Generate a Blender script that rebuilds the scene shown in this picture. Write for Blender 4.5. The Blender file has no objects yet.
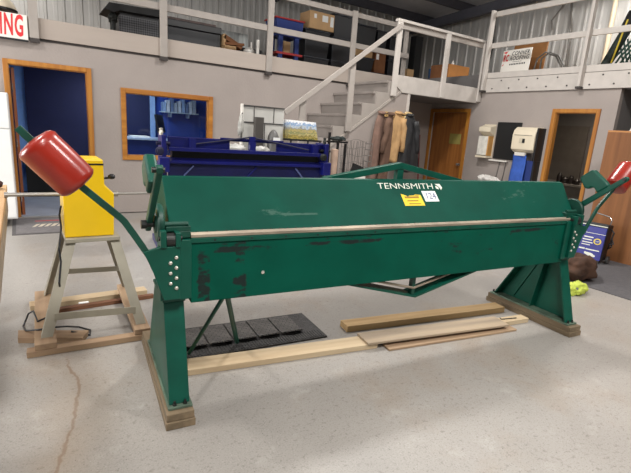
import bpy, bmesh, math, random
from mathutils import Vector, Matrix, noise as mnoise
random.seed(7)
S = bpy.context.scene
COL = S.collection
PI = math.pi
def R(d): return math.radians(d)

# ------------------------------------------------------------------ materials
def lin(c):
    out = []
    for v in c:
        v /= 255.0
        out.append(v / 12.92 if v <= 0.04045 else ((v + 0.055) / 1.055) ** 2.4)
    return out
MATS = {}
def M(name, col, rough=0.5, metal=0.0, var=0.08, scale=6.0, stretch=(1, 1, 1), bump=0.0, bscale=120.0, col2=None, lo=0.35, hi=0.65, coat=0.0, spec=0.5, detail=4.0):
    m = bpy.data.materials.new(name); m.use_nodes = True
    n = m.node_tree.nodes; l = m.node_tree.links
    b = n['Principled BSDF']
    c = lin(col)
    tc = n.new('ShaderNodeTexCoord'); mp = n.new('ShaderNodeMapping')
    mp.inputs['Scale'].default_value = stretch
    l.new(tc.outputs['Object'], mp.inputs['Vector'])
    nz = n.new('ShaderNodeTexNoise'); nz.inputs['Scale'].default_value = scale; nz.inputs['Detail'].default_value = detail
    l.new(mp.outputs['Vector'], nz.inputs['Vector'])
    rp = n.new('ShaderNodeValToRGB')
    rp.color_ramp.elements[0].position = lo; rp.color_ramp.elements[1].position = hi
    a = [x * (1 - var) for x in c] if col2 is None else lin(col2)
    z = [min(1, x * (1 + var)) for x in c] if col2 is None else c
    rp.color_ramp.elements[0].color = (*a, 1); rp.color_ramp.elements[1].color = (*z, 1)
    l.new(nz.outputs['Fac'], rp.inputs['Fac'])
    l.new(rp.outputs['Color'], b.inputs['Base Color'])
    b.inputs['Roughness'].default_value = rough; b.inputs['Metallic'].default_value = metal
    b.inputs['Specular IOR Level'].default_value = spec
    if coat: b.inputs['Coat Weight'].default_value = coat; b.inputs['Coat Roughness'].default_value = 0.12
    if bump:
        nb = n.new('ShaderNodeTexNoise'); nb.inputs['Scale'].default_value = bscale; nb.inputs['Detail'].default_value = 2
        l.new(mp.outputs['Vector'], nb.inputs['Vector'])
        bp = n.new('ShaderNodeBump'); bp.inputs['Strength'].default_value = bump; bp.inputs['Distance'].default_value = 0.01
        l.new(nb.outputs['Fac'], bp.inputs['Height']); l.new(bp.outputs['Normal'], b.inputs['Normal'])
    MATS[name] = m
    return m
def worn(name, col, dark, rough, masks, thr=0.52, coat=0.0, scale=3.0, stretch=(1, 1, 1), fade=None):
    """painted metal with scrape marks: dark (or pale) patches where noise is high inside box masks (u0,u1,z0,z1)."""
    m = M(name, col, rough, 0.0, 0.10, 5.0, coat=coat)
    n = m.node_tree.nodes; l = m.node_tree.links; b = n['Principled BSDF']
    src = b.inputs['Base Color'].links[0].from_socket
    tc = n.new('ShaderNodeTexCoord'); mp = n.new('ShaderNodeMapping'); mp.inputs['Scale'].default_value = stretch
    l.new(tc.outputs['Object'], mp.inputs['Vector'])
    nz = n.new('ShaderNodeTexNoise'); nz.inputs['Scale'].default_value = scale; nz.inputs['Detail'].default_value = 8; nz.inputs['Roughness'].default_value = 0.7
    l.new(mp.outputs['Vector'], nz.inputs['Vector'])
    sx = n.new('ShaderNodeSeparateXYZ'); l.new(tc.outputs['Object'], sx.inputs[0])
    def math_(op, a, bb):
        q = n.new('ShaderNodeMath'); q.operation = op
        for i, v in enumerate((a, bb)):
            if hasattr(v, 'is_linked') or hasattr(v, 'links'): l.new(v, q.inputs[i])
            else: q.inputs[i].default_value = v
        return q.outputs[0]
    tot = None
    for (u0, u1, z0, z1, k) in masks:
        def band(s, a, c):
            w = (c - a) / 2; d = math_('ABSOLUTE', math_('SUBTRACT', s, (a + c) / 2), 0.0)
            mr = n.new('ShaderNodeMapRange'); l.new(d, mr.inputs[0])
            mr.inputs[1].default_value = w * 0.5; mr.inputs[2].default_value = w * 1.1; mr.inputs[3].default_value = 1; mr.inputs[4].default_value = 0
            return mr.outputs[0]
        f = math_('MULTIPLY', math_('MULTIPLY', band(sx.outputs[0], u0, u1), band(sx.outputs[2], z0, z1)), k)
        tot = f if tot is None else math_('MAXIMUM', tot, f)
    v = math_('ADD', nz.outputs['Fac'], math_('MULTIPLY', tot, 0.35)) if tot is not None else nz.outputs['Fac']
    mr = n.new('ShaderNodeMapRange'); l.new(v, mr.inputs[0]); mr.inputs[1].default_value = thr; mr.inputs[2].default_value = thr + 0.06
    mx = n.new('ShaderNodeMix'); mx.data_type = 'RGBA'
    l.new(mr.outputs[0], mx.inputs[0]); l.new(src, mx.inputs[6]); mx.inputs[7].default_value = (*lin(dark), 1)
    l.new(mx.outputs[2], b.inputs['Base Color'])
    return m
def wood(name, a, bcol, axis=0, rough=0.6, fine=14.0):
    st = [1.0, 1.0, 1.0]
    for i in range(3): st[i] = 0.06 if i == axis else 1.0
    return M(name, bcol, rough, 0, 0, fine, tuple(st), 0.12, 60, col2=a, lo=0.3, hi=0.7, detail=6)
def emit(name, col, k):
    m = bpy.data.materials.new(name); m.use_nodes = True
    b = m.node_tree.nodes['Principled BSDF']
    b.inputs['Base Color'].default_value = (*lin(col), 1)
    b.inputs['Emission Color'].default_value = (*lin(col), 1); b.inputs['Emission Strength'].default_value = k
    return m

# ------------------------------------------------------------------ mesh builder
class G:
    def __init__(s): s.b = bmesh.new()
    def _add(s, vs, fs):
        v = [s.b.verts.new(p) for p in vs]
        for f in fs:
            try: s.b.faces.new([v[i] for i in f])
            except ValueError: pass
        return s
    def box(s, x0, x1, y0, y1, z0, z1, T=None):
        p = [Vector(q) for q in ((x0, y0, z0), (x1, y0, z0), (x1, y1, z0), (x0, y1, z0), (x0, y0, z1), (x1, y0, z1), (x1, y1, z1), (x0, y1, z1))]
        if T is not None: p = [T @ q for q in p]
        return s._add(p, [(0, 3, 2, 1), (4, 5, 6, 7), (0, 1, 5, 4), (1, 2, 6, 5), (2, 3, 7, 6), (3, 0, 4, 7)])
    def prism(s, pts, axis, a, b, T=None):
        """polygon (2-D) pushed along an axis: axis 0 -> pts are (y,z); 1 -> (x,z); 2 -> (x,y)"""
        def mk(p, t):
            q = ((t, p[0], p[1]), (p[0], t, p[1]), (p[0], p[1], t))[axis]
            q = Vector(q); return T @ q if T is not None else q
        n = len(pts)
        vs = [mk(p, a) for p in pts] + [mk(p, b) for p in pts]
        fs = [tuple(range(n)), tuple(range(2 * n - 1, n - 1, -1))] + [(i, i + n, (i + 1) % n + n, (i + 1) % n) for i in range(n)]
        return s._add(vs, fs)
    def bar(s, p0, p1, w, h, up=(0, 0, 1)):
        p0 = Vector(p0); p1 = Vector(p1); d = (p1 - p0).normalized(); u = Vector(up)
        r = d.cross(u)
        if r.length < 1e-4: r = d.cross(Vector((0, 1, 0)))
        r.normalize(); u = r.cross(d)
        vs = []
        for p in (p0, p1):
            for a, b in ((-1, -1), (1, -1), (1, 1), (-1, 1)): vs.append(p + r * a * w / 2 + u * b * h / 2)
        return s._add(vs, [(0, 3, 2, 1), (4, 5, 6, 7), (0, 1, 5, 4), (1, 2, 6, 5), (2, 3, 7, 6), (3, 0, 4, 7)])
    def tube(s, pts, r, n=10, closed=False):
        pts = [Vector(p) for p in pts]; N = len(pts)
        rs = r if isinstance(r, (list, tuple)) else [r] * N
        vs = []; prev = None
        for i, p in enumerate(pts):
            d = (pts[min(i + 1, N - 1)] - pts[max(i - 1, 0)])
            if d.length < 1e-9: d = Vector((0, 0, 1))
            d.normalize()
            if prev is None:
                a = d.orthogonal().normalized()
            else:
                a = prev - d * prev.dot(d)
                a = a.normalized() if a.length > 1e-6 else d.orthogonal().normalized()
            prev = a; b = d.cross(a)
            for k in range(n):
                t = 2 * PI * k / n; vs.append(p + (a * math.cos(t) + b * math.sin(t)) * rs[i])
        fs = []
        for i in range(N - 1):
            for k in range(n): fs.append((i * n + k, i * n + (k + 1) % n, (i + 1) * n + (k + 1) % n, (i + 1) * n + k))
        fs.append(tuple(range(n - 1, -1, -1))); fs.append(tuple(range((N - 1) * n, N * n)))
        return s._add(vs, fs)
    def cyl(s, p0, p1, r, n=20): return s.tube([p0, p1], r, n)
    def lathe(s, p0, d, prof, n=32):
        """prof: list of (distance along d, radius)"""
        d = Vector(d).normalized(); p0 = Vector(p0)
        return s.tube_f([(p0 + d * a, r) for a, r in prof], d, n)
    def tube_f(s, pr, d, n):
        a = d.orthogonal().normalized(); b = d.cross(a); vs = []
        for p, r in pr:
            for k in range(n):
                t = 2 * PI * k / n; vs.append(p + (a * math.cos(t) + b * math.sin(t)) * max(r, 1e-4))
        fs = []; N = len(pr)
        for i in range(N - 1):
            for k in range(n): fs.append((i * n + k, i * n + (k + 1) % n, (i + 1) * n + (k + 1) % n, (i + 1) * n + k))
        fs.append(tuple(range(n - 1, -1, -1))); fs.append(tuple(range((N - 1) * n, N * n)))
        return s._add(vs, fs)
    def loft(s, rings):
        n = len(rings[0]); vs = [p for r in rings for p in r]; fs = []
        for i in range(len(rings) - 1):
            for k in range(n): fs.append((i * n + k, i * n + (k + 1) % n, (i + 1) * n + (k + 1) % n, (i + 1) * n + k))
        fs.append(tuple(range(n - 1, -1, -1))); fs.append(tuple(range((len(rings) - 1) * n, len(rings) * n)))
        return s._add(vs, fs)
    def blob(s, c, r, seed=0, amp=0.25, fr=2.0, flat=None, sub=3):
        """crumpled lump; flat = z below which it is flattened"""
        t = bmesh.new(); bmesh.ops.create_icosphere(t, subdivisions=sub, radius=1.0)
        off = Vector((seed * 3.1, seed * 1.7, seed * 5.3)); vs = []
        idx = {}
        for i, v in enumerate(t.verts):
            k = 1 + amp * (mnoise.noise(v.co * fr + off) + 0.6 * mnoise.noise(v.co * fr * 2.6 + off) - 0.4 * abs(mnoise.noise(v.co * fr * 5 + off)))
            p = Vector((v.co.x * r[0] * k, v.co.y * r[1] * k, v.co.z * r[2] * k)) + Vector(c)
            if flat is not None and p.z < flat: p.z = flat
            idx[v] = i; vs.append(p)
        s._add(vs, [tuple(idx[v] for v in f.verts) for f in t.faces]); t.free()
        return s
    def sheet(s, f, nu, nv, th=0.0):
        """surface f(u,v) in 0..1, given a thickness along its normal by solidify later"""
        vs = [Vector(f(i / nu, j / nv)) for j in range(nv + 1) for i in range(nu + 1)]
        fs = [(j * (nu + 1) + i, j * (nu + 1) + i + 1, (j + 1) * (nu + 1) + i + 1, (j + 1) * (nu + 1) + i) for j in range(nv) for i in range(nu)]
        return s._add(vs, fs)
def props(o, label=None, cat=None, group=None, kind=None):
    if label: o['label'] = label
    if cat: o['category'] = cat
    if group: o['group'] = group
    if kind: o['kind'] = kind
    return o
def obj(name, g, mat, parent=None, bevel=0.0, smooth=False, thick=0.0, local=False, label=None, bseg=2):
    """ONE mesh object. Geometry is in world coordinates unless local=True; it is moved into the parent's frame."""
    bm = g.b
    bmesh.ops.recalc_face_normals(bm, faces=bm.faces)
    loc = Vector((0, 0, 0))
    if parent is not None and not local:
        W = parent_world(parent)
        bmesh.ops.transform(bm, matrix=W.inverted(), verts=bm.verts)
    elif parent is None:
        xs = [v.co for v in bm.verts]
        loc = Vector(((min(p.x for p in xs) + max(p.x for p in xs)) / 2, (min(p.y for p in xs) + max(p.y for p in xs)) / 2, min(p.z for p in xs)))
        bmesh.ops.translate(bm, vec=-loc, verts=bm.verts)
    me = bpy.data.meshes.new(name); bm.to_mesh(me); bm.free()
    if mat: me.materials.append(mat)
    if smooth:
        for p in me.polygons: p.use_smooth = True
    o = bpy.data.objects.new(name, me); COL.objects.link(o); o.location = loc
    if parent is not None: o.parent = parent
    if thick:
        md = o.modifiers.new('thickness', 'SOLIDIFY'); md.thickness = thick; md.offset = 0
    if bevel:
        md = o.modifiers.new('bevel', 'BEVEL'); md.width = bevel; md.segments = bseg; md.limit_method = 'ANGLE'; md.angle_limit = R(40)
    if smooth == 'auto' or (smooth and bevel):
        pass
    if label: o['label'] = label
    return o
def parent_world(o):
    m = Matrix.Translation(o.location) @ o.rotation_euler.to_matrix().to_4x4()
    return parent_world(o.parent) @ m if o.parent else m
def edge_smooth(o, ang=40):
    me = o.data
    for p in me.polygons: p.use_smooth = True
    try: me.set_sharp_from_angle(angle=R(ang))
    except Exception: pass
    return o
def thing(name, label, cat, loc=(0, 0, 0), rz=0.0, group=None):
    o = bpy.data.objects.new(name, None); COL.objects.link(o); o.empty_display_size = 0.1
    o.location = loc; o.rotation_euler = (0, 0, rz)
    return props(o, label, cat, group)
def solo(name, g, mat, label, cat, group=None, **k):
    return props(obj(name, g, mat, None, **k), label, cat, group)
def struct(name, g, mat, **k):
    return props(obj(name, g, mat, None, **k), kind='structure')
def dup(root, loc, rz=None, label=None):
    r = root.copy(); COL.objects.link(r); r.location = loc
    if rz is not None: r.rotation_euler = (0, 0, rz)
    if label: r['label'] = label
    for ch in list(root.children):
        c = ch.copy(); COL.objects.link(c); c.parent = r
        for g2 in list(ch.children):
            d = g2.copy(); COL.objects.link(d); d.parent = c
    return r
def text(name, body, mat, parent, T, size, width=1.0, shear=0.0, ext=0.001, spacing=1.0, bold=0.0, align='CENTER'):
    """raised lettering as a mesh; T is a world (or parent-local) matrix: x along the writing, y up, z out of the face"""
    cu = bpy.data.curves.new(name, 'FONT'); cu.body = body; cu.size = size; cu.shear = shear; cu.extrude = ext
    cu.space_character = spacing; cu.align_x = align; cu.align_y = 'CENTER'; cu.offset = bold; cu.resolution_u = 3
    t = bpy.data.objects.new(name, cu); COL.objects.link(t)
    dg = bpy.context.evaluated_depsgraph_get()
    me = bpy.data.meshes.new_from_object(t.evaluated_get(dg))
    bpy.data.objects.remove(t); bpy.data.curves.remove(cu)
    me.transform(Matrix.Diagonal((width, 1, 1, 1)))
    me.transform(T)
    me.name = name; me.materials.clear(); me.materials.append(mat)
    o = bpy.data.objects.new(name, me); COL.objects.link(o)
    if parent: o.parent = parent
    return o
def frame_T(o, x, y):
    x = Vector(x).normalized(); y = Vector(y); y = (y - x * y.dot(x)).normalized(); z = x.cross(y)
    m = Matrix((x, y, z)).transposed().to_4x4(); m.translation = Vector(o); return m

# ------------------------------------------------------------------ palette
wall_m = M('painted_wall', (160, 150, 144), 0.75, var=0.03, scale=3, bump=0.25, bscale=35)
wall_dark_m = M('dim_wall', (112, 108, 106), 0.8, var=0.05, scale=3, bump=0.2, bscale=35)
band_m = M('painted_board', (172, 160, 150), 0.6, var=0.04, scale=2, stretch=(.4, 1, 3), bump=0.08, bscale=30)
rail_m = M('painted_lumber', (162, 154, 147), 0.55, var=0.05, scale=8, bump=0.08, bscale=40)
white_rail_m = M('pale_lumber', (194, 187, 180), 0.5, var=0.05, scale=8, bump=0.08, bscale=40)
dark_gap_m = M('dark_steel_and_gap_shade', (58, 52, 50), 0.6)
trim_wood_m = wood('honey_oak_trim', (154, 94, 34), (192, 132, 54), 2, 0.4)
trim_wood_x = wood('honey_oak_trim_long', (154, 94, 34), (192, 132, 54), 0, 0.4)
trim_wood_y = wood('honey_oak_trim_deep', (154, 94, 34), (192, 132, 54), 1, 0.4)
door_wood_m = wood('brown_door_veneer', (124, 74, 32), (166, 106, 50), 2, 0.45)
metal_wall_m = M('ribbed_metal', (190, 188, 184), 0.45, 0.15, 0.04, 2)
roof_m = M('roof_panel', (200, 200, 204), 0.6, 0.2, 0.12, 0.8)
purlin_m = M('roof_purlin', (84, 84, 92), 0.6, 0.2)
office_m = M('office_blue_paint', (36, 76, 176), 0.7, var=0.04)
office_dark_m = M('navy_unlit_wall', (14, 24, 72), 0.7, var=0.04)
office_floor_m = M('office_grey_floor', (150, 156, 168), 0.5, var=0.06)
green_m = M('machine_green', (3, 74, 59), 0.42, var=0.16, scale=6, spec=.35)
green_dk_m = M('machine_green_shaft', (8, 66, 52), 0.45, var=0.2, scale=9)
apron_m = worn('apron_green', (3, 77, 61), (34, 44, 42), 0.45,
    [(0.16, 0.26, 0.52, 0.90, .74), (0.34, 0.45, 0.50, 0.74, .78), (0.35, 0.44, .66, .90, .60), (0.15, 0.70, .815, .855, .76), (0.60, 1.5, 0.822, 0.855, .70), (1.7, 2.5, .79, .85, .52), (1.4, 2.4, .68, .84, .40), (2.3, 2.85, .83, .865, .68), (2.78, 2.98, .56, .84, .46), (0.15, 3.0, .855, .885, .46)],
    thr=0.71, scale=11.0, stretch=(.55, 1, 1.1))
beam_m = worn('beam_green', (4, 68, 55), (58, 92, 80), 0.5,
    [(0.1, 0.9, 0.93, 1.08, .35), (0.6, 0.95, 0.985, 1.0, .8), (2.1, 3.0, .98, 1.16, .4), (.9, 2.2, .94, 1.15, .2)], thr=0.70, scale=9.0, stretch=(.6, 1, 1.6))
for m_ in (apron_m, beam_m): m_.node_tree.nodes['Principled BSDF'].inputs['Specular IOR Level'].default_value = .10
steel_m = M('bare_steel', (164, 150, 132), 0.5, 0.35, 0.25, 14, (0.3, 1, 1))
bolt_m = M('zinc_bolt', (205, 200, 190), 0.35, 0.5)
dark_steel_m = M('oily_dark_steel', (46, 48, 46), 0.45, 0.5, 0.3, 10)
red_m = M('weight_red', (142, 34, 20), 0.3, var=0.16, scale=5, coat=0.2)
yellow_m = M('machine_yellow', (244, 200, 16), 0.38, var=0.04, scale=4, coat=0.2)
stand_m = M('stand_grey_green', (158, 152, 136), 0.5, var=0.1, scale=6)
pine_m = wood('pine_lumber', (172, 148, 116), (202, 182, 150), 0, 0.7)
pine_y = wood('pine_lumber_deep', (178, 138, 98), (206, 172, 130), 1, 0.7)
pine_br = wood('brown_lumber', (140, 114, 90), (176, 148, 118), 0, 0.7)
grey_wd = wood('weathered_lumber', (150, 134, 116), (178, 160, 140), 0, 0.75)
block_wd = wood('dirty_skid_lumber', (100, 86, 66), (140, 120, 94), 1, 0.75)
ply_m = wood('plywood_face', (92, 54, 26), (164, 108, 62), 2, 0.65, 5)
rubber_m = M('black_rubber', (62, 60, 59), 0.45, var=0.35, scale=40, bump=.5, bscale=90)
black_m = M('black_plastic', (20, 20, 23), 0.45, var=0.15)
blackw_m = M('matte_black', (14, 14, 15), 0.7)
card_or = M('tan_cardboard', (180, 122, 64), 0.8, var=0.06)
card_m = M('cardboard', (190, 154, 112), 0.8, var=0.07)
card_dk = M('brown_cardboard', (120, 76, 44), 0.8, var=0.12)
white_m = M('white_plastic', (232, 228, 220), 0.4, var=0.02)
cream_m = M('cream_plastic', (226, 214, 190), 0.4, var=0.03)
paper_m = M('white_paper', (236, 236, 234), 0.8, var=0.03)
bluep_m = M('machine_blue', (11, 16, 94), 0.35, var=0.12, scale=4, coat=.2)
blue_dk = M('machine_blue_dark', (7, 10, 50), 0.5, var=0.2)
towel_m = M('blue_shop_towel', (54, 92, 178), 0.85, var=0.12, scale=9)
navy_m = M('battery_charger_blue', (26, 30, 128), 0.4, var=0.05)
tote_m = M('black_tote_plastic', (26, 27, 32), 0.4, var=0.2, scale=3)
rackblue = M('blue_stand_paint', (28, 52, 122), 0.4, var=0.08)
redrim_m = M('red_rim', (170, 40, 40), 0.5)
letter_w = M('white_lettering', (226, 228, 214), 0.5, var=0.01)
letter_r = M('red_lettering', (214, 44, 48), 0.5, var=0.01)
letter_k = M('black_lettering', (36, 40, 44), 0.5, var=0.01)
tape_y = M('yellow_label', (234, 200, 30), 0.5, var=0.03)
mat_grey = M('entry_mat_grey', (112, 108, 108), 0.9, var=0.12, scale=20, bump=.3, bscale=300)
mat_dark = M('floor_mat_dark', (88, 86, 88), 0.9, var=0.1, scale=20, bump=.3, bscale=300)
bag_m = M('brown_cloth_bag', (70, 46, 32), 0.85, var=0.35, scale=7, stretch=(1, 3, 1))
hi_m = M('hi_vis_yellow', (190, 204, 84), 0.8, var=0.1, scale=8)
chrome_m = M('chrome', (200, 200, 200), 0.2, 0.9)

def tread(name, a, bcol, sc):
    m = bpy.data.materials.new(name); m.use_nodes = True; n = m.node_tree.nodes; l = m.node_tree.links; b = n['Principled BSDF']
    tc = n.new('ShaderNodeTexCoord'); q = n.new('ShaderNodeMapping'); q.inputs['Rotation'].default_value = (0, 0, R(40)); l.new(tc.outputs['Object'], q.inputs[0])
    bk = n.new('ShaderNodeTexBrick'); bk.inputs['Scale'].default_value = sc; bk.inputs[1].default_value = (*lin(bcol), 1); bk.inputs[2].default_value = (*lin([v * .8 for v in bcol]), 1); bk.inputs[3].default_value = (*lin(a), 1)
    bk.inputs['Mortar Size'].default_value = .035; bk.inputs['Mortar Smooth'].default_value = .3; bk.inputs['Brick Width'].default_value = .8
    l.new(q.outputs[0], bk.inputs[0]); l.new(bk.outputs[0], b.inputs['Base Color']); b.inputs['Roughness'].default_value = .45
    bp = n.new('ShaderNodeBump'); bp.inputs['Strength'].default_value = .6; bp.inputs['Distance'].default_value = .004; bp.invert = True; l.new(bk.outputs['Fac'], bp.inputs['Height']); l.new(bp.outputs[0], b.inputs['Normal'])
    return m
tread_m = tread('rubber_tread', (26, 25, 25), (112, 108, 104), 14)
def glass_mat():
    m = bpy.data.materials.new('window_glass'); m.use_nodes = True
    n = m.node_tree.nodes; l = m.node_tree.links
    n.remove(n['Principled BSDF'])
    o = n['Material Output']; mix = n.new('ShaderNodeMixShader'); tr = n.new('ShaderNodeBsdfTransparent'); gl = n.new('ShaderNodeBsdfGlossy')
    gl.inputs['Roughness'].default_value = 0.02; tr.inputs[0].default_value = (.9, .94, .96, 1)
    fr = n.new('ShaderNodeFresnel'); fr.inputs[0].default_value = 1.45
    l.new(fr.outputs[0], mix.inputs[0]); l.new(tr.outputs[0], mix.inputs[1]); l.new(gl.outputs[0], mix.inputs[2]); l.new(mix.outputs[0], o.inputs[0])
    return m
glass_m = glass_mat()

def floor_mat():
    m = M('shop_concrete', (154, 149, 143), 0.40, 0, 0.09, 0.9, bump=0.12, bscale=120, detail=8)
    n = m.node_tree.nodes; l = m.node_tree.links; b = n['Principled BSDF']
    tc = n.new('ShaderNodeTexCoord')
    cur = b.inputs['Base Color'].links[0].from_socket
    def layer(scale, thr0, thr1, col, k, kind='noise', st=(1, 1, 1)):
        nonlocal cur
        mp = n.new('ShaderNodeMapping'); mp.inputs['Scale'].default_value = st; l.new(tc.outputs['Object'], mp.inputs[0])
        if kind == 'noise':
            t = n.new('ShaderNodeTexNoise'); t.inputs['Scale'].default_value = scale; t.inputs['Detail'].default_value = 6; t.inputs['Roughness'].default_value = .65; out = t.outputs['Fac']
        else:
            t = n.new('ShaderNodeTexVoronoi'); t.inputs['Scale'].default_value = scale; out = t.outputs['Distance']
        l.new(mp.outputs[0], t.inputs['Vector'])
        r = n.new('ShaderNodeMapRange'); l.new(out, r.inputs[0]); r.inputs[1].default_value = thr0; r.inputs[2].default_value = thr1
        r.inputs[3].default_value = 0; r.inputs[4].default_value = k
        x = n.new('ShaderNodeMix'); x.data_type = 'RGBA'; l.new(r.outputs[0], x.inputs[0]); l.new(cur, x.inputs[6]); x.inputs[7].default_value = (*lin(col), 1)
        l.new(x.outputs[2], b.inputs['Base Color']); cur = x.outputs[2]
    layer(1.1, .55, .72, (150, 130, 108), .45)
    layer(44, .57, .66, (112, 105, 98), .55)
    layer(60, .16, .09, (110, 104, 98), .5, 'vor')
    layer(22, .07, .04, (70, 62, 56), .8, 'vor')
    layer(5, .58, .75, (186, 182, 176), .5)
    layer(120, .54, .64, (116, 110, 104), .6)
    layer(110, .58, .66, (196, 192, 186), .35, 'noise', (1, 1.3, 1))
    return m
floor_m = floor_mat()

# ================================================================== SETTING
YW, XR, YF = 7.32, 7.68, 6.1
struct('floor', G().box(-9, 12, -8, 12.5, -0.2, 0.0), floor_m)
# back wall with a door and a window opening
g = G()
D0, D1, DH = -0.058, 0.85, 2.01
W0, W1, WZ0, WZ1 = 1.348, 2.612, 0.882, 1.79
T = 0.095
g.box(-4, D0, YW, YW + T, 0, 2.335); g.box(D0, D1, YW, YW + T, DH, 2.335); g.box(D1, W0, YW, YW + T, 0, 2.335)
g.box(W0, W1, YW, YW + T, 0, WZ0); g.box(W0, W1, YW, YW + T, WZ1, 2.335); g.box(W1, XR, YW, YW + T, 0, 2.335)
struct('wall_back', g, wall_m)
# right wall with two door openings
A0, A1 = 3.82, 4.478     # open doorway
B0, B1 = 6.32, 7.24     # brown door
g = G()
g.box(XR, XR + T, 3.53, A0, 0, 2.37); g.box(XR, XR + T, A0, A1, 2.01, 2.37); g.box(XR, XR + T, A1, B0, 0, 2.37)
g.box(XR, XR + T, B0, B1, 2.0, 2.37); g.box(XR, XR + T, B1, YW, 0, 2.37)
struct('wall_right', g, wall_m)
# room behind the right-hand doorway and the dark recess beyond the wall's end
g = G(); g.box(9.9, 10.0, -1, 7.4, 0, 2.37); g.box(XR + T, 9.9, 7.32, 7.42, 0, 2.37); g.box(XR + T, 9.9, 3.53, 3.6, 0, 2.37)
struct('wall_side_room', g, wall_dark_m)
# office behind the back wall
g = G(); g.box(-1.2, 4.6, 9.7, 9.8, 0, 2.3); g.box(4.5, 4.6, YW + T, 9.7, 0, 2.3)
struct('wall_office', g, office_m)
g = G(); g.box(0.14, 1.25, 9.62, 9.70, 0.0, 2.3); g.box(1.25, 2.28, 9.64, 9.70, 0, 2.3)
struct('wall_office_panel', g, office_dark_m)  # navy wall; the part behind the window is coloured dark as unlit
struct('wall_office_strip', G().box(-1.1, .14, 9.66, 9.70, 0, 2.3), M('office_pale_blue', (132, 178, 244), .7))
struct('wall_office_left', G().box(-1.2, -1.1, YW + T, 9.7, 0, 2.3), M('pale_blue_paint', (92, 132, 204), .7))
struct('floor_office', G().box(-1.2, 4.6, YW + 0.0, 9.8, 0.0, 0.012), office_floor_m)
struct('ceiling_office', G().box(-1.2, 4.6, YW + T, 9.8, 2.3, 2.335), M('office_ceiling', (200, 200, 200), .8))
# mezzanine decks
deck_m = wood('deck_plywood', (120, 100, 80), (150, 128, 104), 0, .7)
g = G(); g.box(-4, XR, YW + 0.03, 10.4, 2.335, 2.40)
struct('floor_mezzanine_left', g, deck_m)
struct('floor_mezzanine_right', G().box(XR + 0.04, 10.1, -1, 10.4, 2.61, 2.70), deck_m)
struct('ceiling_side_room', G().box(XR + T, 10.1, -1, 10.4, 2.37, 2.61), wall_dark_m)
# fascia boards, and a dark strip for the shaded gap below one
struct('trim_1', G().box(-4, 6.83, YW - 0.04, YW + .03, 2.362, 2.61), band_m, bevel=.004)
struct('trim_2', G().box(-4, 6.83, YW - 0.012, YW + .03, 2.336, 2.362), dark_gap_m)  # dark colour stands in for the shadow gap under the board
g = G(); g.box(XR - 0.04, XR + .03, -1, 6.04, 2.375, 2.625); g.box(XR - 0.034, XR + .03, -1, 6.04, 2.633, 2.735)
t3 = struct('trim_3', g, white_rail_m, bevel=.002)
for k in range(8):
    for zz, o_ in ((2.44, 0), (2.58, .18)):
        y = 5.8 - k * 0.36 - o_
        g = G(); g.cyl((XR - 0.05, y, zz), (XR - 0.0405, y, zz), .013, 8); obj('bolt', g, dark_gap_m, t3)
struct('trim_4', G().box(XR - 0.0, XR + .04, 6.04, 10.4, 2.40, 2.72), wall_dark_m)  # loft edge face lying in shade; the shade is in its grey
# ribbed metal upper walls
def ribs(L, pitch=0.30, h=.028):
    prof = []; x = 0
    while x < L:
        for a, b in ((0, 0), (.09, 0), (.11, .006), (.16, .006), (.18, 0), (.235, 0), (.255, h), (.28, h)): prof.append((x + a, b))
        x += pitch
    return prof
def rib_wall(name, o, d, nrm, L, z0, z1):
    g = G(); o = Vector(o); d = Vector(d); nrm = Vector(nrm)
    pr = ribs(L); vs = []
    for x, h in pr:
        p = o + d * x + nrm * h
        vs += [(p.x, p.y, z0), (p.x, p.y, z1)]
    fs = [(2 * i, 2 * i + 2, 2 * i + 3, 2 * i + 1) for i in range(len(pr) - 1)]
    g._add(vs, fs)
    return struct(name, g, metal_wall_m, thick=.004)
def roofz(y): return 4.70 + (10.4 - y) * 0.055
rib_wall('wall_upper_back', (-6, 10.4, 0), (1, 0, 0), (0, -1, 0), 16.1, 2.335, 4.72)
rib_wall('wall_upper_right', (10.1, 10.4, 0), (0, -1, 0), (-1, 0, 0), 12.5, 2.61, 5.4)
g = G(); g.prism([(10.6, roofz(10.6)), (-8, roofz(-8)), (-8, roofz(-8) + .1), (10.6, roofz(10.6) + .1)], 0, -9, 12)
struct('ceiling', g, roof_m)
for i, y in enumerate((9.9, 8.5, 7.1, 5.7, 4.3)):
    g = G(); z = roofz(y); g.box(-9, 10.1, y - .035, y + .035, z - .2, z)
    struct('trim_%d' % (10 + i), g, purlin_m)
g = G()
for x in (9.6, 5.2, 0.4): g.prism([(10.3, roofz(10.3) - .42), (0, roofz(0) - .42), (0, roofz(0) - .2), (10.3, roofz(10.3) - .2)], 0, x - .07, x + .07)
struct('trim_20', g, purlin_m)
# ------------------------------------------------ doors, window
def casing(g, axis, a0, a1, z1, w, f0, f1, z0=0.0, sill=False):
    bx = (lambda p, q, r, s_: g.box(p, q, f0, f1, r, s_)) if axis == 0 else (lambda p, q, r, s_: g.box(f0, f1, p, q, r, s_))
    bx(a0 - w, a0, z0 - (w if sill else 0), z1 + w); bx(a1, a1 + w, z0 - (w if sill else 0), z1 + w); bx(a0, a1, z1, z1 + w)
    if sill: bx(a0, a1, z0 - w, z0)
d1 = props(thing('door_1', None, None, (0.4, YW, 0)), kind='structure')
g = G(); casing(g, 0, D0, D1, DH, .058, YW - .02, YW)
obj('door_frame', g, trim_wood_m, d1, bevel=.004)
g = G(); g.box(D0, D0 + .01, YW, YW + T, 0, DH); g.box(D1 - .01, D1, YW, YW + T, 0, DH); g.box(D0 + .01, D1 - .01, YW, YW + T, DH - .01, DH)
obj('jamb', g, trim_wood_m, d1)
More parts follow.
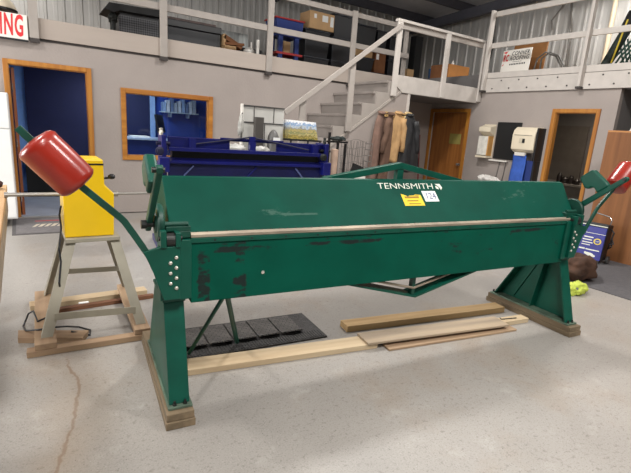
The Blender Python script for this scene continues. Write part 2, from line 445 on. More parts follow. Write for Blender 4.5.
g = G(); Tm = Matrix.Translation((D0 + .025, YW + T, 0)) @ Matrix.Rotation(R(95), 4, 'Z'); g.box(0, .8, -.035, 0, .01, 1.975, Tm)
obj('door_leaf', g, wood('red_oak_leaf', (120, 66, 36), (158, 92, 54), 2, .4), d1)
g = G()
for z in (.25, 1.0, 1.72): g.cyl((D0 + .028, YW + T - .012, z - .05), (D0 + .028, YW + T - .012, z + .05), .009, 10)
obj('hinge', g, chrome_m, d1, label='bright metal hinges')
w1 = props(thing('window_1', None, None, (1.98, YW, WZ0)), kind='structure')
g = G(); casing(g, 0, W0, W1, WZ1, .065, YW - .022, YW + .0, WZ0, True)
obj('window_frame', g, trim_wood_x, w1, bevel=.004)
g = G(); g.box(W0, W0 + .01, YW, YW + T, WZ0, WZ1); g.box(W1 - .01, W1, YW, YW + T, WZ0, WZ1); g.box(W0 + .01, W1 - .01, YW, YW + T, WZ0, WZ0 + .01); g.box(W0 + .01, W1 - .01, YW, YW + T, WZ1 - .01, WZ1)
obj('window_jamb', g, trim_wood_x, w1)
obj('pane', G().box(W0 + .01, W1 - .01, YW + .06, YW + .066, WZ0 + .01, WZ1 - .01), glass_m, w1)
d2 = props(thing('door_2', None, None, (XR, 6.8, 0)), kind='structure')
g = G(); casing(g, 1, B0, B1, 2.0, .075, XR - .02, XR)
obj('door_frame', g, trim_wood_m, d2, bevel=.004)
obj('door_leaf', G().box(XR + .03, XR + .075, B0 + .004, B1 - .004, .01, 1.995), door_wood_m, d2)
g = G(); g.lathe((XR + .03, B0 + .07, .95), (-1, 0, 0), [(0, .03), (.008, .03), (.012, .012), (.04, .012), (.045, .026), (.06, .03), (.075, .022), (.08, 0)], 18)
edge_smooth(obj('door_handle', g, chrome_m, d2))
d3 = props(thing('door_3', None, None, (XR, 4.15, 0)), kind='structure')
g = G(); casing(g, 1, A0, A1, 2.01, .062, XR - .02, XR)
obj('door_frame', g, trim_wood_m, d3, bevel=.004)
g = G(); g.box(XR, XR + T, A0, A0 + .01, 0, 2.01); g.box(XR, XR + T, A1 - .01, A1, 0, 2.01); g.box(XR, XR + T, A0 + .01, A1 - .01, 2.0, 2.01)
obj('jamb', g, trim_wood_m, d3)
solo('wall_notice', G().box(XR + .026, XR + .03, 6.43, 6.73, 1.36, 1.57), M('yellow_green_notice', (150, 138, 72), .8), 'yellowed paper notice taped to the closed brown door', 'notice')

# ------------------------------------------------ staircase
st = thing('staircase', 'grey painted wooden stairs rising to the landing beside the coats', 'stairs', (3.9, 6.7, 0))
step_m = M('stair_grey_paint', (140, 132, 126), .6, var=.05, scale=5)
for k in range(-7, 4):
    x = 4.5 + .275 * k; z = 1.74 + .203 * k
    g = G(); g.box(x - .025, x + .29, YF + .03, YW - (.09 if k == 3 else .002), z - .04, z)
    obj('tread', g, step_m, st, bevel=.006)
    obj('riser', G().box(x + .012, x + .03, YF + .03, YW - (.09 if k == 3 else .002), z - .203, z - .04), step_m, st)
pts = [(2.62, 0.0), (2.62, .115)]
def diag(x): return 1.314 + (x - 4.33) * .694
saw = []
for k in range(-7, 4):
    x = 4.5 + .275 * k; z = 1.74 + .203 * k
    saw += [(x + .012, z - .203), (x + .012, z - .005)]
saw += [(5.6, 2.345), (5.6, diag(5.6) + .02)]
saw += [(2.75, diag(2.75) + .02)]
g = G(); g.prism(saw, 1, YF, YF + .03)
obj('skirt_board', g, M('skirt_grey', (158, 150, 143), .6, var=.04), st)
g = G(); g.prism([(2.6, diag(2.6) - .03), (5.6, diag(5.6) - .03), (5.6, diag(5.6) + .018), (2.6, diag(2.6) + .018)], 1, YF - .015, YF + .03)
obj('stringer_trim', g, M('trim_grey_light', (168, 160, 152), .6), st)
g = G(); g.prism([(2.52, 0), (5.8, 0), (5.8, 2.165), (5.6, 2.165), (2.52, diag(2.52) - .03)], 1, YF, YF + .1)
g.box(5.7, 5.8, YF + .1, YW, 0, 2.165)
struct('wall_stairs', g, wall_m)
struct('trim_5', G().box(5.77, 5.82, YF - .02, YF + .04, 0, 2.165), white_rail_m, bevel=.003)
# landing
g = G(); g.box(5.36, XR, YF + .04, YW - .01, 2.17, 2.36)
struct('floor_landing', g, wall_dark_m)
g = G(); g.prism([(5.44, 2.30), (5.44, 2.455), (XR, 2.455), (XR, 2.175), (5.62, 2.175)], 1, YF - .02, YF + .04)
struct('trim_6', g, white_rail_m, bevel=.004)

# ------------------------------------------------ railings
rl = thing('mezzanine_railing', 'long pale two-rail wooden railing along the left mezzanine edge', 'railing', (1.9, YW - .06, 2.32))
for x in (0.255, 1.89, 3.63, 5.355):
    p = obj('post', G().box(x - .052, x + .052, YW - .08, YW - .042, 2.335, 3.62), rail_m, rl, bevel=.004)
    obj('post_foot', G().box(x - .055, x + .055, YW - .084, YW - .013, 2.30, 2.352), dark_gap_m, p)
obj('post', G().box(6.70, 6.80, YW + .02, YW + .06, 2.62, 3.62), rail_m, rl, bevel=.004)
obj('middle_rail', G().box(.9, 6.8, YW - .042, YW - .004, 2.99, 3.085), rail_m, rl, bevel=.004)
obj('top_rail', G().box(-3.9, 6.8, YW - .042, YW - .004, 3.525, 3.61), rail_m, rl, bevel=.004)
rl = thing('landing_railing', 'pale wooden railing with three posts around the stair landing', 'railing', (6.5, YF - .04, 2.1))
for x, z0, z1 in ((5.40, 2.10, 3.27), (6.57, 2.18, 3.27), (7.61, 2.20, 3.27)):
    obj('post', G().box(x - .05, x + .05, YF - .062, YF - .022, z0, z1), white_rail_m, rl, bevel=.004)
obj('top_rail', G().box(5.34, XR - .05, YF - .062, YF + .02, 3.272, 3.315), white_rail_m, rl, bevel=.004)
obj('under_rail', G().box(5.45, XR - .07, YF - .02, YF + .015, 3.18, 3.27), rail_m, rl, bevel=.004)
rl = thing('stair_handrail', 'sloping pale wooden handrail beside the grey stairs', 'handrail', (4.5, YF - .03, 1.4))
g = G(); g.bar((3.3, YF - .082, 1.665), (5.40, YF - .082, 3.212), .038, .072)
obj('handrail', g, rail_m, rl, bevel=.004)
for x in (3.62, 4.50):
    zt = 1.665 + (x - 3.3) * .737 - .06
    obj('post', G().box(x - .05, x + .05, YF - .06, YF - .017, zt - 1.03, zt + .06), rail_m, rl, bevel=.004)
rr = thing('loft_railing', 'pale wooden railing on the right-hand loft with wide posts', 'railing', (XR - .05, 4.5, 2.4))
for y in (5.97, 4.13, 2.26):
    p = obj('post', G().box(XR - .132, XR - .042, y - .024, y + .024, 2.41, 3.83), white_rail_m, rr, bevel=.004)
    obj('post_foot', G().box(XR - .135, XR - .041, y - .04, y + .04, 2.375, 2.409), dark_gap_m, p)
obj('middle_rail', G().box(XR - .04, XR - .002, 0.5, 6.02, 3.175, 3.265), white_rail_m, rr, bevel=.004)
obj('top_rail', G().box(XR - .04, XR - .002, 0.5, 6.02, 3.73, 3.82), white_rail_m, rr, bevel=.004)

# ================================================================== THE GREEN SHEET METAL BRAKE (built in its own frame: u along, v away, z up)
MR = R(-5.7); ML = (0.50, 1.926, 0)
mc = thing('sheet_metal_brake', 'long green sheet metal folding brake with sloped beam and red counterweights', 'metal brake', ML, MR)
def mp(u, v, z=0.0):
    return Vector((ML[0] + u * math.cos(MR) - v * math.sin(MR), ML[1] + u * math.sin(MR) + v * math.cos(MR), z))
def mo(name, g, mat, par=None, **k): return obj(name, g, mat, par or mc, local=True, **k)
ZB = 0.082     # top of the skid timbers
for side in (-1, 1):
    off = 3.17
    def U(a): return a if side < 0 else off - a      # mirror
    def bx(g, a, b, *r): return g.box(min(U(a), U(b)), max(U(a), U(b)), *r)
    g = G()
    # front flange slopes back as it rises, outer web, rear flange, top plate
    fl = lambda v, z: (v, z)
    g.prism([(.05, ZB + .014), (.066, ZB + .014), (.212, .575), (.196, .575)], 0, U(.02), U(.118))
    g.prism([(.06, ZB + .014), (.77, ZB + .014), (.50, .575), (.205, .575)], 0, U(.02), U(.034))
    g.prism([(.77, ZB + .014), (.756, ZB + .014), (.486, .575), (.50, .575)], 0, U(.034), U(.118))
    bx(g, .015, .125, .19, .52, .575, .592)
    leg = mo('leg', g, green_m, bevel=.003)
    g = G(); bx(g, .012, .128, .025, .80, ZB, ZB + .0135)
    mo('foot_plate', g, M('foot_plate_green', (86, 104, 88), .6, var=.3, scale=14), leg, bevel=.002)
    g = G()
    g.prism([(.40, ZB + .02), (.405, ZB + .02), (.335, .57), (.33, .57)], 0, U(.034), U(.10))
    g.bar((U(.037), .62, .12), (U(.037), .40, .57), .02, .02)
    mo('gusset', g, green_m, leg)
    for a, v in ((.045, .045), (.095, .045), (.045, .79), (.095, .79)):
        g = G(); g.lathe((U(a), v, ZB + .013), (0, 0, 1), [(0, .010), (.008, .010), (.009, .006), (.022, .006), (.023, 0)], 10)
        mo('foot_bolt', g, dark_steel_m, leg)
    off = 3.125
    # end plate with its wing, where the counterweight arm is bolted on
    g = G()
    P = [(-.075, .858), (-.012, .872), (.0, .876), (.088, .876), (.088, .612), (.012, .612), (-.03, .745)]
    g.prism([(U(a), z) for a, z in P], 1, .128, .152)
    ep = mo('end_plate', g, green_m, bevel=.003)
    for i in range(7):
        a = .070 if i % 2 == 0 else .043
        g = G(); g.lathe((U(a), .129, .822 - i * .0252), (0, -1, 0), [(0, .0085), (.005, .0085), (.008, .005), (.0085, 0)], 12)
        mo('end_bolt', g, bolt_m, ep)
    g = G(); bx(g, .086, .146, .15, .21, .60, .90); bx(g, .0, .09, .152, .24, .60, .86)
    mo('hinge_block', g, green_m, bevel=.003)
    # clevis, roller, top link
    g = G(); bx(g, .0, .026, .12, .20, .872, .952); bx(g, .066, .09, .12, .20, .872, .942); bx(g, .0, .09, .19, .24, .86, .938)
    cl = mo('hinge_clevis', g, green_m, bevel=.003)
    g = G(); g.cyl((U(.027), .15, .905), (U(.065), .15, .905), .032, 24)
    mo('hinge_roller', g, dark_steel_m, cl)
    g = G(); g.cyl((U(-.006), .15, .912), (U(.10), .15, .912), .011, 12)
    mo('hinge_pin', g, dark_steel_m, cl)
    g = G(); bx(g, .03, .145, .17, .26, .938, .962); bx(g, .09, .145, .17, .24, .905, .938)
    mo('beam_end_bracket', g, green_dk_m, bevel=.003)
    g = G(); g.cyl((U(.02), .185, .972), (U(.135), .185, .972), .012, 14)
    mo('bracket_rod', g, green_dk_m)
    off = 3.17
    # clamping cam wheel and its handle
    g = G(); g.lathe((U(.025), .25, .965), (side, 0, 0), [(0, .088), (.006, .094), (.024, .094), (.03, .088), (.03, .05), (.036, .046), (.036, 0)], 36)
    cw = edge_smooth(mo('cam_wheel', g, green_dk_m))
    g = G(); g.lathe((U(.0), .25, .960), (-side * -1, 0, 0), [(0, .014), (.045, .014), (.0455, .021), (.07, .021), (.0705, .008)], 14)
    mo('cam_bolt', g, dark_steel_m, cw)
    b0 = Vector((.285, .955)); dr = Vector((-.77, .638)).normalized(); pr = Vector((.638, .77)).normalized()
    def at(s, t): q = b0 + dr * s + pr * t; return (q.x, q.y)
    L = .49
    g = G(); g.prism([at(-.04, -.022), at(L - .02, -.018), at(L, -.008), at(L, .01), at(L - .02, .018), at(-.04, .022)], 0, U(-.045), U(-.018))
    h = mo('clamp_handle', g, green_m, bevel=.006)
    g = G(); g.prism([at(.25, .016), at(.25, .06), at(.235, .078), at(.205, .08), at(.185, .10), at(.19, .18), at(.205, .195), at(.30, .195), at(.315, .18), at(.345, .06), at(.35, .016)], 0, U(-.062), U(-.012))
    mo('handle_plate', g, green_m, h, bevel=.012)
    g = G(); g.cyl((U(-.06), *at(L - .025, 0)), (U(-.01), *at(L - .025, 0)), .012, 12)
    mo('handle_pin', g, dark_steel_m, h)
    off = 3.15
    # counterweight arm
    V = .14
    pts = [(U(-.03), V, .80), (U(-.062), V, .855), (U(-.11), V, .936), (U(-.15), V, 1.0), (U(-.166), V, 1.018), (U(-.33), V, 1.172), (U(-.52), V, 1.381)]
    g = G()
    r_ = []
    for i, p in enumerate(pts):
        a = Vector(pts[max(i - 1, 0)]); b = Vector(pts[min(i + 1, len(pts) - 1)]); d = (b - a).normalized(); nn = Vector((-d.z, 0, d.x)) * .0145; y = Vector((0, .0075, 0)); p = Vector(p)
        r_.append([p + nn + y, p - nn + y, p - nn - y, p + nn - y])
    g.loft(r_)
    arm = mo('counterweight_arm', g, green_dk_m, bevel=.002)
    a = Vector((U(-.322), V, 1.168)); b = Vector((U(-.472), V, 1.334)); d = (b - a).normalized(); Lw = (b - a).length + .012; a -= d * .012
    rw = .083
    pf = [(-.004, .03), (0, .06), (.006, .073), (.016, .083), (.03, rw), (.05, rw + .001)] + [(Lw * t, rw + .001) for t in (.4, .6)] + [(Lw - .04, rw), (Lw - .022, .084), (Lw - .009, .075), (Lw - .002, .06), (Lw, .045), (Lw + .004, .02)]
    g = G(); g.lathe(a, d, pf, 48)
    cwt = edge_smooth(mo('counterweight', g, red_m, arm, label='red rounded cylinder'), 60)
# bending leaf (apron)
g = G(); g.box(.146, 3.024, .165, .25, .57, .878)
ap = mo('bending_leaf', g, apron_m, bevel=.004)
g = G(); g.box(.146, 3.024, .158, .23, .8795, .9035)
mo('leaf_nose', g, green_m, ap, bevel=.002)
for i in range(15):
    u = .26 + i * .19
    g = G(); g.cyl((u, .1575, .8915), (u, .1635, .8915), .006, 8); mo('leaf_bolt', g, dark_steel_m, ap)
g = G(); g.lathe((.52, .166, .70), (0, -1, 0), [(0, .009), (.004, .009), (.006, 0)], 10); mo('leaf_bolt', g, bolt_m, ap, label='bright bolt')
# stiffening truss under the leaf
g = G(); g.bar((1.05, .25, .575), (1.60, .25, .432), .13, .012); g.bar((1.60, .25, .432), (2.15, .25, .575), .13, .012)
tr = mo('leaf_truss', g, green_m)
g = G(); g.tube([(1.28, .2, .566), (1.59, .2, .490), (1.90, .2, .566)], .008, 8)
mo('tie_rod', g, steel_m, tr, label='thin bright tie rods')
g = G(); g.box(1.575, 1.60, .20, .235, .44, .566)
mo('truss_post', g, green_dk_m, tr)
# bed behind the leaf
g = G(); g.box(.12, 3.05, .255, .46, .592, .895)
mo('bed', g, green_m, bevel=.004)
# upper beam
prof = [(.175, .922), (.198, .922), (.60, .945), (.60, 1.02), (.47, 1.165), (.43, 1.172), (.415, 1.166), (.40, 1.151)]
g = G(); xe = lambda v, z: 3.095 + .115 * max(0, min(1, (z - .94) / .21)) - (.012 if z > 1.168 else 0)
g.loft([[Vector((.052, v, z)) for v, z in prof], [Vector((xe(v, z), v, z)) for v, z in prof]])
bm_ = mo('upper_beam', g, beam_m, bevel=.005)
g = G(); g.prism([(.165, .905), (.165, .919), (.174, .929), (.26, .929), (.26, .905)], 0, .146, 3.03)
mo('nose_bar', g, steel_m, bm_, bevel=.001, label='bare steel nose bar')
s0 = Vector((0, .175, .922)); s1 = Vector((0, .415, 1.166)); sl = (s1 - s0).normalized(); nn = Vector((0, -sl.z, sl.y))
for i in range(60):
    p = s0 + sl * .012 + Vector((.18 + i * .0478, 0, 0)); g = G(); g.cyl(p, p + nn * .003, .0032, 6); mo('nose_screw', g, dark_steel_m, bm_)
g = G(); g.bar((1.02, .49, 1.15), (1.595, .49, 1.258), .05, .04); g.bar((1.585, .49, 1.258), (2.16, .49, 1.15), .05, .04); g.box(1.565, 1.615, .47, .51, 1.13, 1.255)
mo('beam_truss', g, green_m, bm_, bevel=.002)
# lettering and labels lying on the slope
def slope(u, t, lift=.0012): return s0 + sl * t + nn * lift + Vector((u, 0, 0))
Lslope = (s1 - s0).length
T_ = frame_T(slope(1.575, Lslope - .050), (1, 0, 0), sl)
text('maker_lettering', 'TENNSMITH', letter_w, bm_, T_, .066, 1.27, .12, .0008, 1.0, -.0006)
g = G(); Tl = frame_T(slope(1.85, Lslope - .050), (1, 0, 0), sl)
g.prism([(-.02, .022), (.022, .022), (.03, -.01), (.012, -.028), (.006, -.004)], 2, -.0005, .0012, Tl); g.prism([(-.024, .006), (-.002, -.006), (-.006, -.024), (-.026, -.016)], 2, -.0005, .0012, Tl)
mo('maker_emblem', g, letter_w, bm_)
g = G(); Tl = frame_T(slope(1.585, Lslope - .157), (1, 0.0, 0), sl)
g.prism([(-.082, -.046), (.08, -.046), (.077, .038), (.03, .041), (.028, .034), (-.02, .032), (-.03, .026), (-.05, .036), (-.08, .046)], 2, -.001, .0008, Tl)
yl = mo('yellow_sticker', g, tape_y, bm_)
g = G()
for x0, x1, y0, y1 in ((-.06, .055, .012, .026), (-.05, .04, -.012, -.004), (-.045, .05, -.034, -.028), (.03, .06, .03, .035)): g.box(x0, x1, y0, y1, .0008, .0014, Tl)
mo('sticker_print', g, M('worn_print', (150, 112, 20), .6), yl)
g = G(); Tl = frame_T(slope(1.742, Lslope - .130), (1, 0, 0), sl)
g.box(-.058, .058, -.042, .042, -.001, .0008, Tl)
wl = mo('number_tag', g, paper_m, bm_)
text('tag_number', '124', M('blue_ink', (40, 50, 110), .6), wl, Tl @ Matrix.Translation((0, 0, .0012)), .07, .85, .1, .0004)
# inverted V prop
g = G(); g.tube([(.330, .215, .572), (.24, .655, .032)], .012, 10)
pv = mo('prop_leg', g, green_m)
g = G(); g.tube([(.345, .215, .572), (.565, .70, .034)], .015, 10); mo('prop_leg', g, green_m)
g = G(); g.box(.215, .262, .665, .70, .0405, .07)
# dark caster stub
g = G(); g.cyl((.27, .44, .555), (.30, .44, .555), .028, 16); g.box(.265, .305, .425, .455, .565, .60)
mo('roller_stub', g, dark_steel_m)

# skid timbers below the feet: two stacked boards on each side
def mtimber(u0, u1, v0, v1, z0, z1, mat, label, grp=None, name='skid_board'):
    g = G(); M4 = Matrix.Translation(ML) @ Matrix.Rotation(MR, 4, 'Z'); g.box(u0, u1, v0, v1, z0, z1, M4)
    return solo(name, g, mat, label, 'board', grp, bevel=.004)
mtimber(-.005, .135, -.012, .975, .0, .0405, block_wd, 'lower skid board under the left foot of the green brake')
mtimber(0, .13, -.005, .965, .041, .0815, block_wd, 'upper skid board directly under the left foot plate of the green brake')
mtimber(3.035, 3.178, -.012, .83, .0, .0405, block_wd, 'lower skid board under the right foot of the green brake')
mtimber(3.04, 3.172, -.005, .82, .041, .0815, block_wd, 'upper skid board directly under the right foot plate of the green brake')

# ------------------------------------------------ boards on the floor
def plank(p0, p1, w, z0, th, mat, label, world=False, name='plank', cut=0.0):
    a = Vector(p0 + (0,)) if world else mp(*p0); b = Vector(p1 + (0,)) if world else mp(*p1)
    d = (b - a); L = d.length; ang = math.atan2(d.y, d.x)
    g = G(); g.prism([(-L / 2 + cut, -w / 2), (L / 2, -w / 2), (L / 2, w / 2), (-L / 2, w / 2)], 2, z0, z0 + th)
    o = solo(name, g, mat, label, 'board', bevel=.003)
    c = (a + b) / 2; o.location = (c.x, c.y, z0); o.rotation_euler = (0, 0, ang)
    return o
plank((.195, .515), (1.475, .427), .14, 0, .038, pine_m, 'long pale pine plank running right from the left foot of the green brake')
plank((2.42, .376), (2.975, .356), .085, 0, .038, pine_m, 'short pale plank end beside the right foot of the green brake')
plank((1.39, .433), (2.66, .330), .165, .0385, .018, wood('half_grey_board', (134, 120, 104), (178, 158, 132), 0, .7, 9), 'greyed thin board lying on top of the long pine plank')
plank((1.40, .706), (2.955, .603), .12, 0, .048, wood('strand_lumber', (160, 128, 84), (190, 160, 116), 0, .7, 22), 'thick tan board behind the pine plank with a dark end')
plank((1.525, .335), (2.725, .266), .085, 0, .016, pine_br, 'thin brown batten lying half under the greyed board in front')
plank((-.05, 2.985), (.70, 2.945), .068, 0, .038, pine_br, 'front brown board under the yellow machine stand', True)
plank((-.117, 3.262), (.28, 3.082), .115, 0, .038, pine_br, 'board with a slanted end poking out left under the yellow machine', True, cut=.05)
plank((-.02, 3.775), (.82, 3.80), .105, 0, .0385, pine_m, 'rear pale board under the yellow machine stand', True)
plank((.13, 3.625), (.85, 3.662), .045, 0, .03, wood('dark_batten', (96, 62, 44), (130, 88, 62), 0, .7), 'narrow dark batten just in front of the rear board under the yellow machine', True)
plank((.05, 2.95), (.078, 3.93), .118, .0385, .038, pine_br, 'left cross board carrying the legs of the yellow machine stand', True)
plank((.607, 2.925), (.655, 3.87), .10, .0385, .038, pine_br, 'right cross board carrying the legs of the yellow machine stand', True)
solo('paper_scrap', G().box(.30, .37, 3.70, 3.725, .0, .02), paper_m, 'small white block lying between the boards under the yellow machine', 'scrap', bevel=.003)

# ------------------------------------------------ rubber mats below the brake
M4 = Matrix.Translation(ML) @ Matrix.Rotation(MR, 4, 'Z')
g = G(); g.box(.20, 1.215, .625, 1.06, 0, .012, M4)
for i in range(49): g.box(.21 + i * .0203, .22 + i * .0203, .635, .735, .012, .016, M4)
mt = thing('rubber_mat', 'lower flat black rubber mat with ridges under the green brake', 'mat', mp(.73, .84), 0)
obj('mat_sheet', g, rubber_m, mt)
for k in range(5):
    u0 = .225 + k * .172; u1 = u0 + .160
    g = G()
    def f(a, b, u0=u0, u1=u1):
        z = .018 + .024 * max(0, 1 - b * 6) ** 1.5 * (1 - .5 * abs(2 * a - 1) ** 3) 
        return M4 @ Vector((u0 + (u1 - u0) * a, .735 + .30 * b + .012 * math.sin(a * PI) * -1, z))
    g.sheet(f, 14, 40)
    solo('rubber_tile', g, tread_m, ['leftmost curled rubber tile on the mat, behind the left foot', 'curled rubber tile second from the left on the mat', 'middle curled rubber tile of the row on the mat', 'curled rubber tile second from the right on the mat', 'rightmost curled rubber tile on the mat under the brake'][k], 'floor tile', 'curled rubber tiles on the mat', thick=.008)
g = G(); q_ = mp(.165, .60); g.blob((q_.x, q_.y, .035), (.02, .05, .04), 51, .35, 2.5, flat=.0005)
solo('yellow_strap', g, M('strap_yellow', (206, 190, 40), .6), 'small yellow strap end on the floor behind the left foot of the green brake', 'strap', smooth=True)
# ------------------------------------------------ bent dark wire on the plank
g = G(); g.tube([mp(2.72, .395, .0425), mp(2.705, .37, .0425), mp(2.86, .348, .0425)], .004, 6)
solo('bent_wire', g, dark_steel_m, 'short dark bent wire lying on the short pale plank by the right foot', 'wire')

# ================================================================== YELLOW MACHINE ON ITS STAND
ym = thing('rotary_machine', 'yellow machine head on a tapered grey steel stand with a long shaft', 'machine', (.36, 3.4, .077))
sd = obj('stand', G().box(.205, .535, 3.22, 3.60, .625, .652), stand_m, ym, bevel=.003)
for (a, b) in (((.06, 3.04), (.235, 3.25)), ((.615, 3.01), (.505, 3.25)), ((.108, 3.84), (.235, 3.57)), ((.665, 3.80), (.505, 3.57))):
    g = G(); s = 1 if a[0] < .3 else -1
    d = Vector((b[0] - a[0], b[1] - a[1], .55)); 
    w = .064
    r0 = [Vector((a[0] + dx * w / 2, a[1] + dy, .077)) for dx, dy in ((-1, -.004), (1, -.004), (1, .004), (-1, .004))]
    r1 = [Vector((b[0] + dx * w / 2, b[1] + dy, .626)) for dx, dy in ((-1, -.004), (1, -.004), (1, .004), (-1, .004))]
    g.loft([r0, r1])
    sg = -s
    r0 = [Vector((a[0] + sg * .0275 * -1 + dx, a[1] + dy, .077)) for dx, dy in ((-.003, 0), (.003, 0), (.003, .05), (-.003, .05))]
    sgn = -1 if a[0] < .3 else 1
    yy = .05 if a[1] < 3.4 else -.05
    r0 = [Vector((a[0] + sgn * .026 + dx, a[1] + dy, .077)) for dx, dy in ((-.004, 0), (.004, 0), (.004, yy), (-.004, yy))]
    r1 = [Vector((b[0] + sgn * .026 + dx, b[1] + dy, .626)) for dx, dy in ((-.004, 0), (.004, 0), (.004, yy), (-.004, yy))]
    g.loft([r0, r1])
    obj('stand_leg', g, stand_m, sd)
g = G(); g.bar((.11, 3.055, .20), (.585, 3.03, .178), .006, .045); g.bar((.185, 3.71, .285), (.615, 3.69, .272), .006, .04); g.bar((.10, 3.11, .22), (.155, 3.74, .22), .006, .03)
obj('cross_brace', g, stand_m, sd)
head = [(.206, .653), (.503, .653), (.512, .94), (.455, 1.0), (.452, 1.165), (.27, 1.165), (.267, 1.0), (.21, .94)]
g = G(); g.prism(head, 1, 3.26, 3.56)
hd = obj('machine_head', g, yellow_m, ym, bevel=.008)
obj('head_band', G().box(.268, .4535, 3.258, 3.562, 1.128, 1.139), black_m, hd)
g = G(); g.lathe((-.105, 3.42, .918), (1, 0, 0), [(0, .018), (.02, .018), (.0205, .0125), (.311, .0125)], 14)
obj('shaft', g, M('steel_shaft', (160, 156, 150), .35, .5), ym)
g = G(); g.lathe((.51, 3.42, .915), (1, 0, 0), [(0, .02), (.05, .02), (.0505, .0095), (.29, .0095)], 14)
obj('shaft', g, MATS['steel_shaft'], ym)
g = G(); g.cyl((.455, 3.36, 1.03), (.50, 3.36, 1.035), .008, 10); g.blob((.515, 3.36, 1.042), (.024, .02, .018), 2, .15)
obj('clamp_knob', g, black_m, hd)
g = G(); g.tube([(.197, 3.30, .86), (.185, 3.30, .80), (.19, 3.28, .72), (.165, 3.2, .60), (.17, 3.18, .52), (.15, 3.12, .40), (.16, 3.2, .3), (.12, 3.3, .12), (.02, 3.3, .085), (.0, 3.5, .084), (-.03, 3.55, .05), (-.055, 3.50, .009), (-.065, 3.38, .030), (-.05, 3.27, .046), (-.02, 3.20, .07), (.02, 3.16, .0845), (.12, 3.16, .0845), (.18, 3.2, .06), (.26, 3.28, .007), (.32, 3.2, .007), (.31, 3.12, .007), (.2, 3.14, .046)], .006, 8)
pc = obj('power_cord', g, black_m, ym)
# ================================================================== LEFT EDGE
wb = thing('work_bench', 'wooden topped work bench cut off by the left picture edge', 'bench', (-.6, 3.1, 0))
obj('bench_top', G().box(-1.3, -.10, 2.0, 4.02, .862, .90), pine_y, wb, bevel=.004)
obj('apron', G().box(-1.28, -.105, 2.02, 4.0, .71, .8615), grey_wd, wb, bevel=.004)
for x in (-1.2, -.62):
    for y in (2.15, 3.4): obj('leg', G().box(x - .045, x + .045, y - .045, y + .045, .0, .7095), pine_y, wb)
g = G(); g.blob((-.17, 3.80, .935), (.055, .06, .035), 3, .2, flat=.9005)
solo('dark_rag', g, M('dark_maroon', (58, 26, 24), .7), 'small dark maroon lump on the work bench at the left edge', 'rag', smooth=True)
wc = thing('white_cabinet', 'tall white cabinet on casters left of the office door', 'cabinet', (-.5, 6.95, 0))
obj('cabinet_body', G().box(-.9, -.08, 6.7, 7.2, .10, 1.63), M('white_enamel', (226, 226, 224), .35, var=.02), wc, bevel=.01)
obj('cabinet_door', G().box(-.89, -.09, 6.682, 6.6995, .12, 1.20), M('white_enamel_door', (232, 232, 230), .35, var=.02), wc, bevel=.006)
obj('cabinet_drawer', G().box(-.89, -.09, 6.682, 6.6995, 1.215, 1.62), M('white_enamel_drawer', (232, 232, 230), .35, var=.02), wc, bevel=.006)
for x in (-.82, -.22):
    for y in (6.76, 7.14):
        g = G(); g.cyl((x - .015, y, .04), (x + .015, y, .04), .04, 16); g.box(x - .03, x + .03, y - .03, y + .03, .082, .0995)
        obj('caster', g, black_m, wc)
em = thing('entry_mat', 'grey entry mat with faded pale lettering by the office door', 'mat', (.35, 6.75, 0))
obj('mat_sheet', G().box(-.11, .80, 6.25, 7.15, 0, .01), mat_grey, em)
obj('mat_border', G().box(-.15, .84, 6.21, 7.19, 0, .006), M('mat_border', (84, 80, 80), .9), em)
g = G()
random.seed(3)
x = .06
for i in range(9):
    w = random.uniform(.03, .06); g.prism([(x, 6.58), (x + w, 6.58 + .02), (x + w + .06, 6.76), (x + .05, 6.74)], 2, .0098, .011); x += w + .025
obj('mat_print', g, M('mat_print_cream', (196, 184, 164), .9), em, label='faded cream script')
g = G(); g.box(.10, .38, 6.92, 6.97, .0098, .011)
obj('mat_mark', g, M('mat_print_red', (176, 70, 74), .9), em, label='faded red mark')
# office contents
od = thing('office_desk', 'dark desk seen through the open office door', 'desk', (.36, 9.3, .012))
obj('desk_top', G().box(.02, .92, 8.95, 9.6, .58, .64), black_m, od)
obj('desk_body', G().box(.06, .9, 9.0, 9.6, .012, .5795), blackw_m, od)
g = G(); g.lathe((.66, 9.1, .641), (0, 0, 1), [(0, .045), (.10, .045), (.12, .02), (.2, .02), (.205, .0)], 16)
solo('spray_bottle', g, M('teal_bottle', (120, 196, 190), .4), 'pale teal bottle on the dark desk in the office', 'bottle', smooth=True)
g = G(); g.blob((.80, 9.15, .67), (.05, .05, .028), 5, .2, flat=.641)
solo('crumpled_paper', g, paper_m, 'white crumpled paper right of the teal bottle on the desk', 'paper')
oc = thing('office_counter', 'pale counter below the office window with papers', 'counter', (1.8, 9.2, .012))
obj('counter_top', G().box(1.30, 2.5, 8.9, 9.6, 1.05, 1.085), M('pale_counter', (170, 190, 222), .4), oc)
obj('counter_body', G().box(1.32, 2.48, 8.95, 9.6, .012, 1.0495), M('counter_blue', (22, 44, 118), .5), oc)
struct('trim_7', G().box(2.225, 2.32, 9.60, 9.64, 0, 2.3), M('pale_blue_trim', (142, 176, 226), .6))
osf = thing('wall_shelf', 'pale shelf on the blue office wall behind the window', 'shelf', (2.78, 9.6, 1.58))
obj('shelf_board', G().box(2.42, 3.16, 9.46, 9.698, 1.585, 1.605), M('pale_shelf', (190, 214, 230), .4), osf)
obj('bracket', G().box(2.6, 2.62, 9.5, 9.698, 1.50, 1.5845), M('pale_bracket', (170, 190, 214), .4), osf)
obj('bracket', G().box(2.96, 2.98, 9.5, 9.698, 1.50, 1.5845), M('pale_bracket2', (170, 190, 214), .4), osf)
binders = ['pale blue', 'white', 'blue-grey', 'pale grey', 'white', 'pale blue', 'blue-grey', 'white', 'pale grey']
cols = {'pale blue': (150, 180, 226), 'white': (206, 218, 236), 'blue-grey': (110, 134, 180), 'pale grey': (170, 184, 206)}
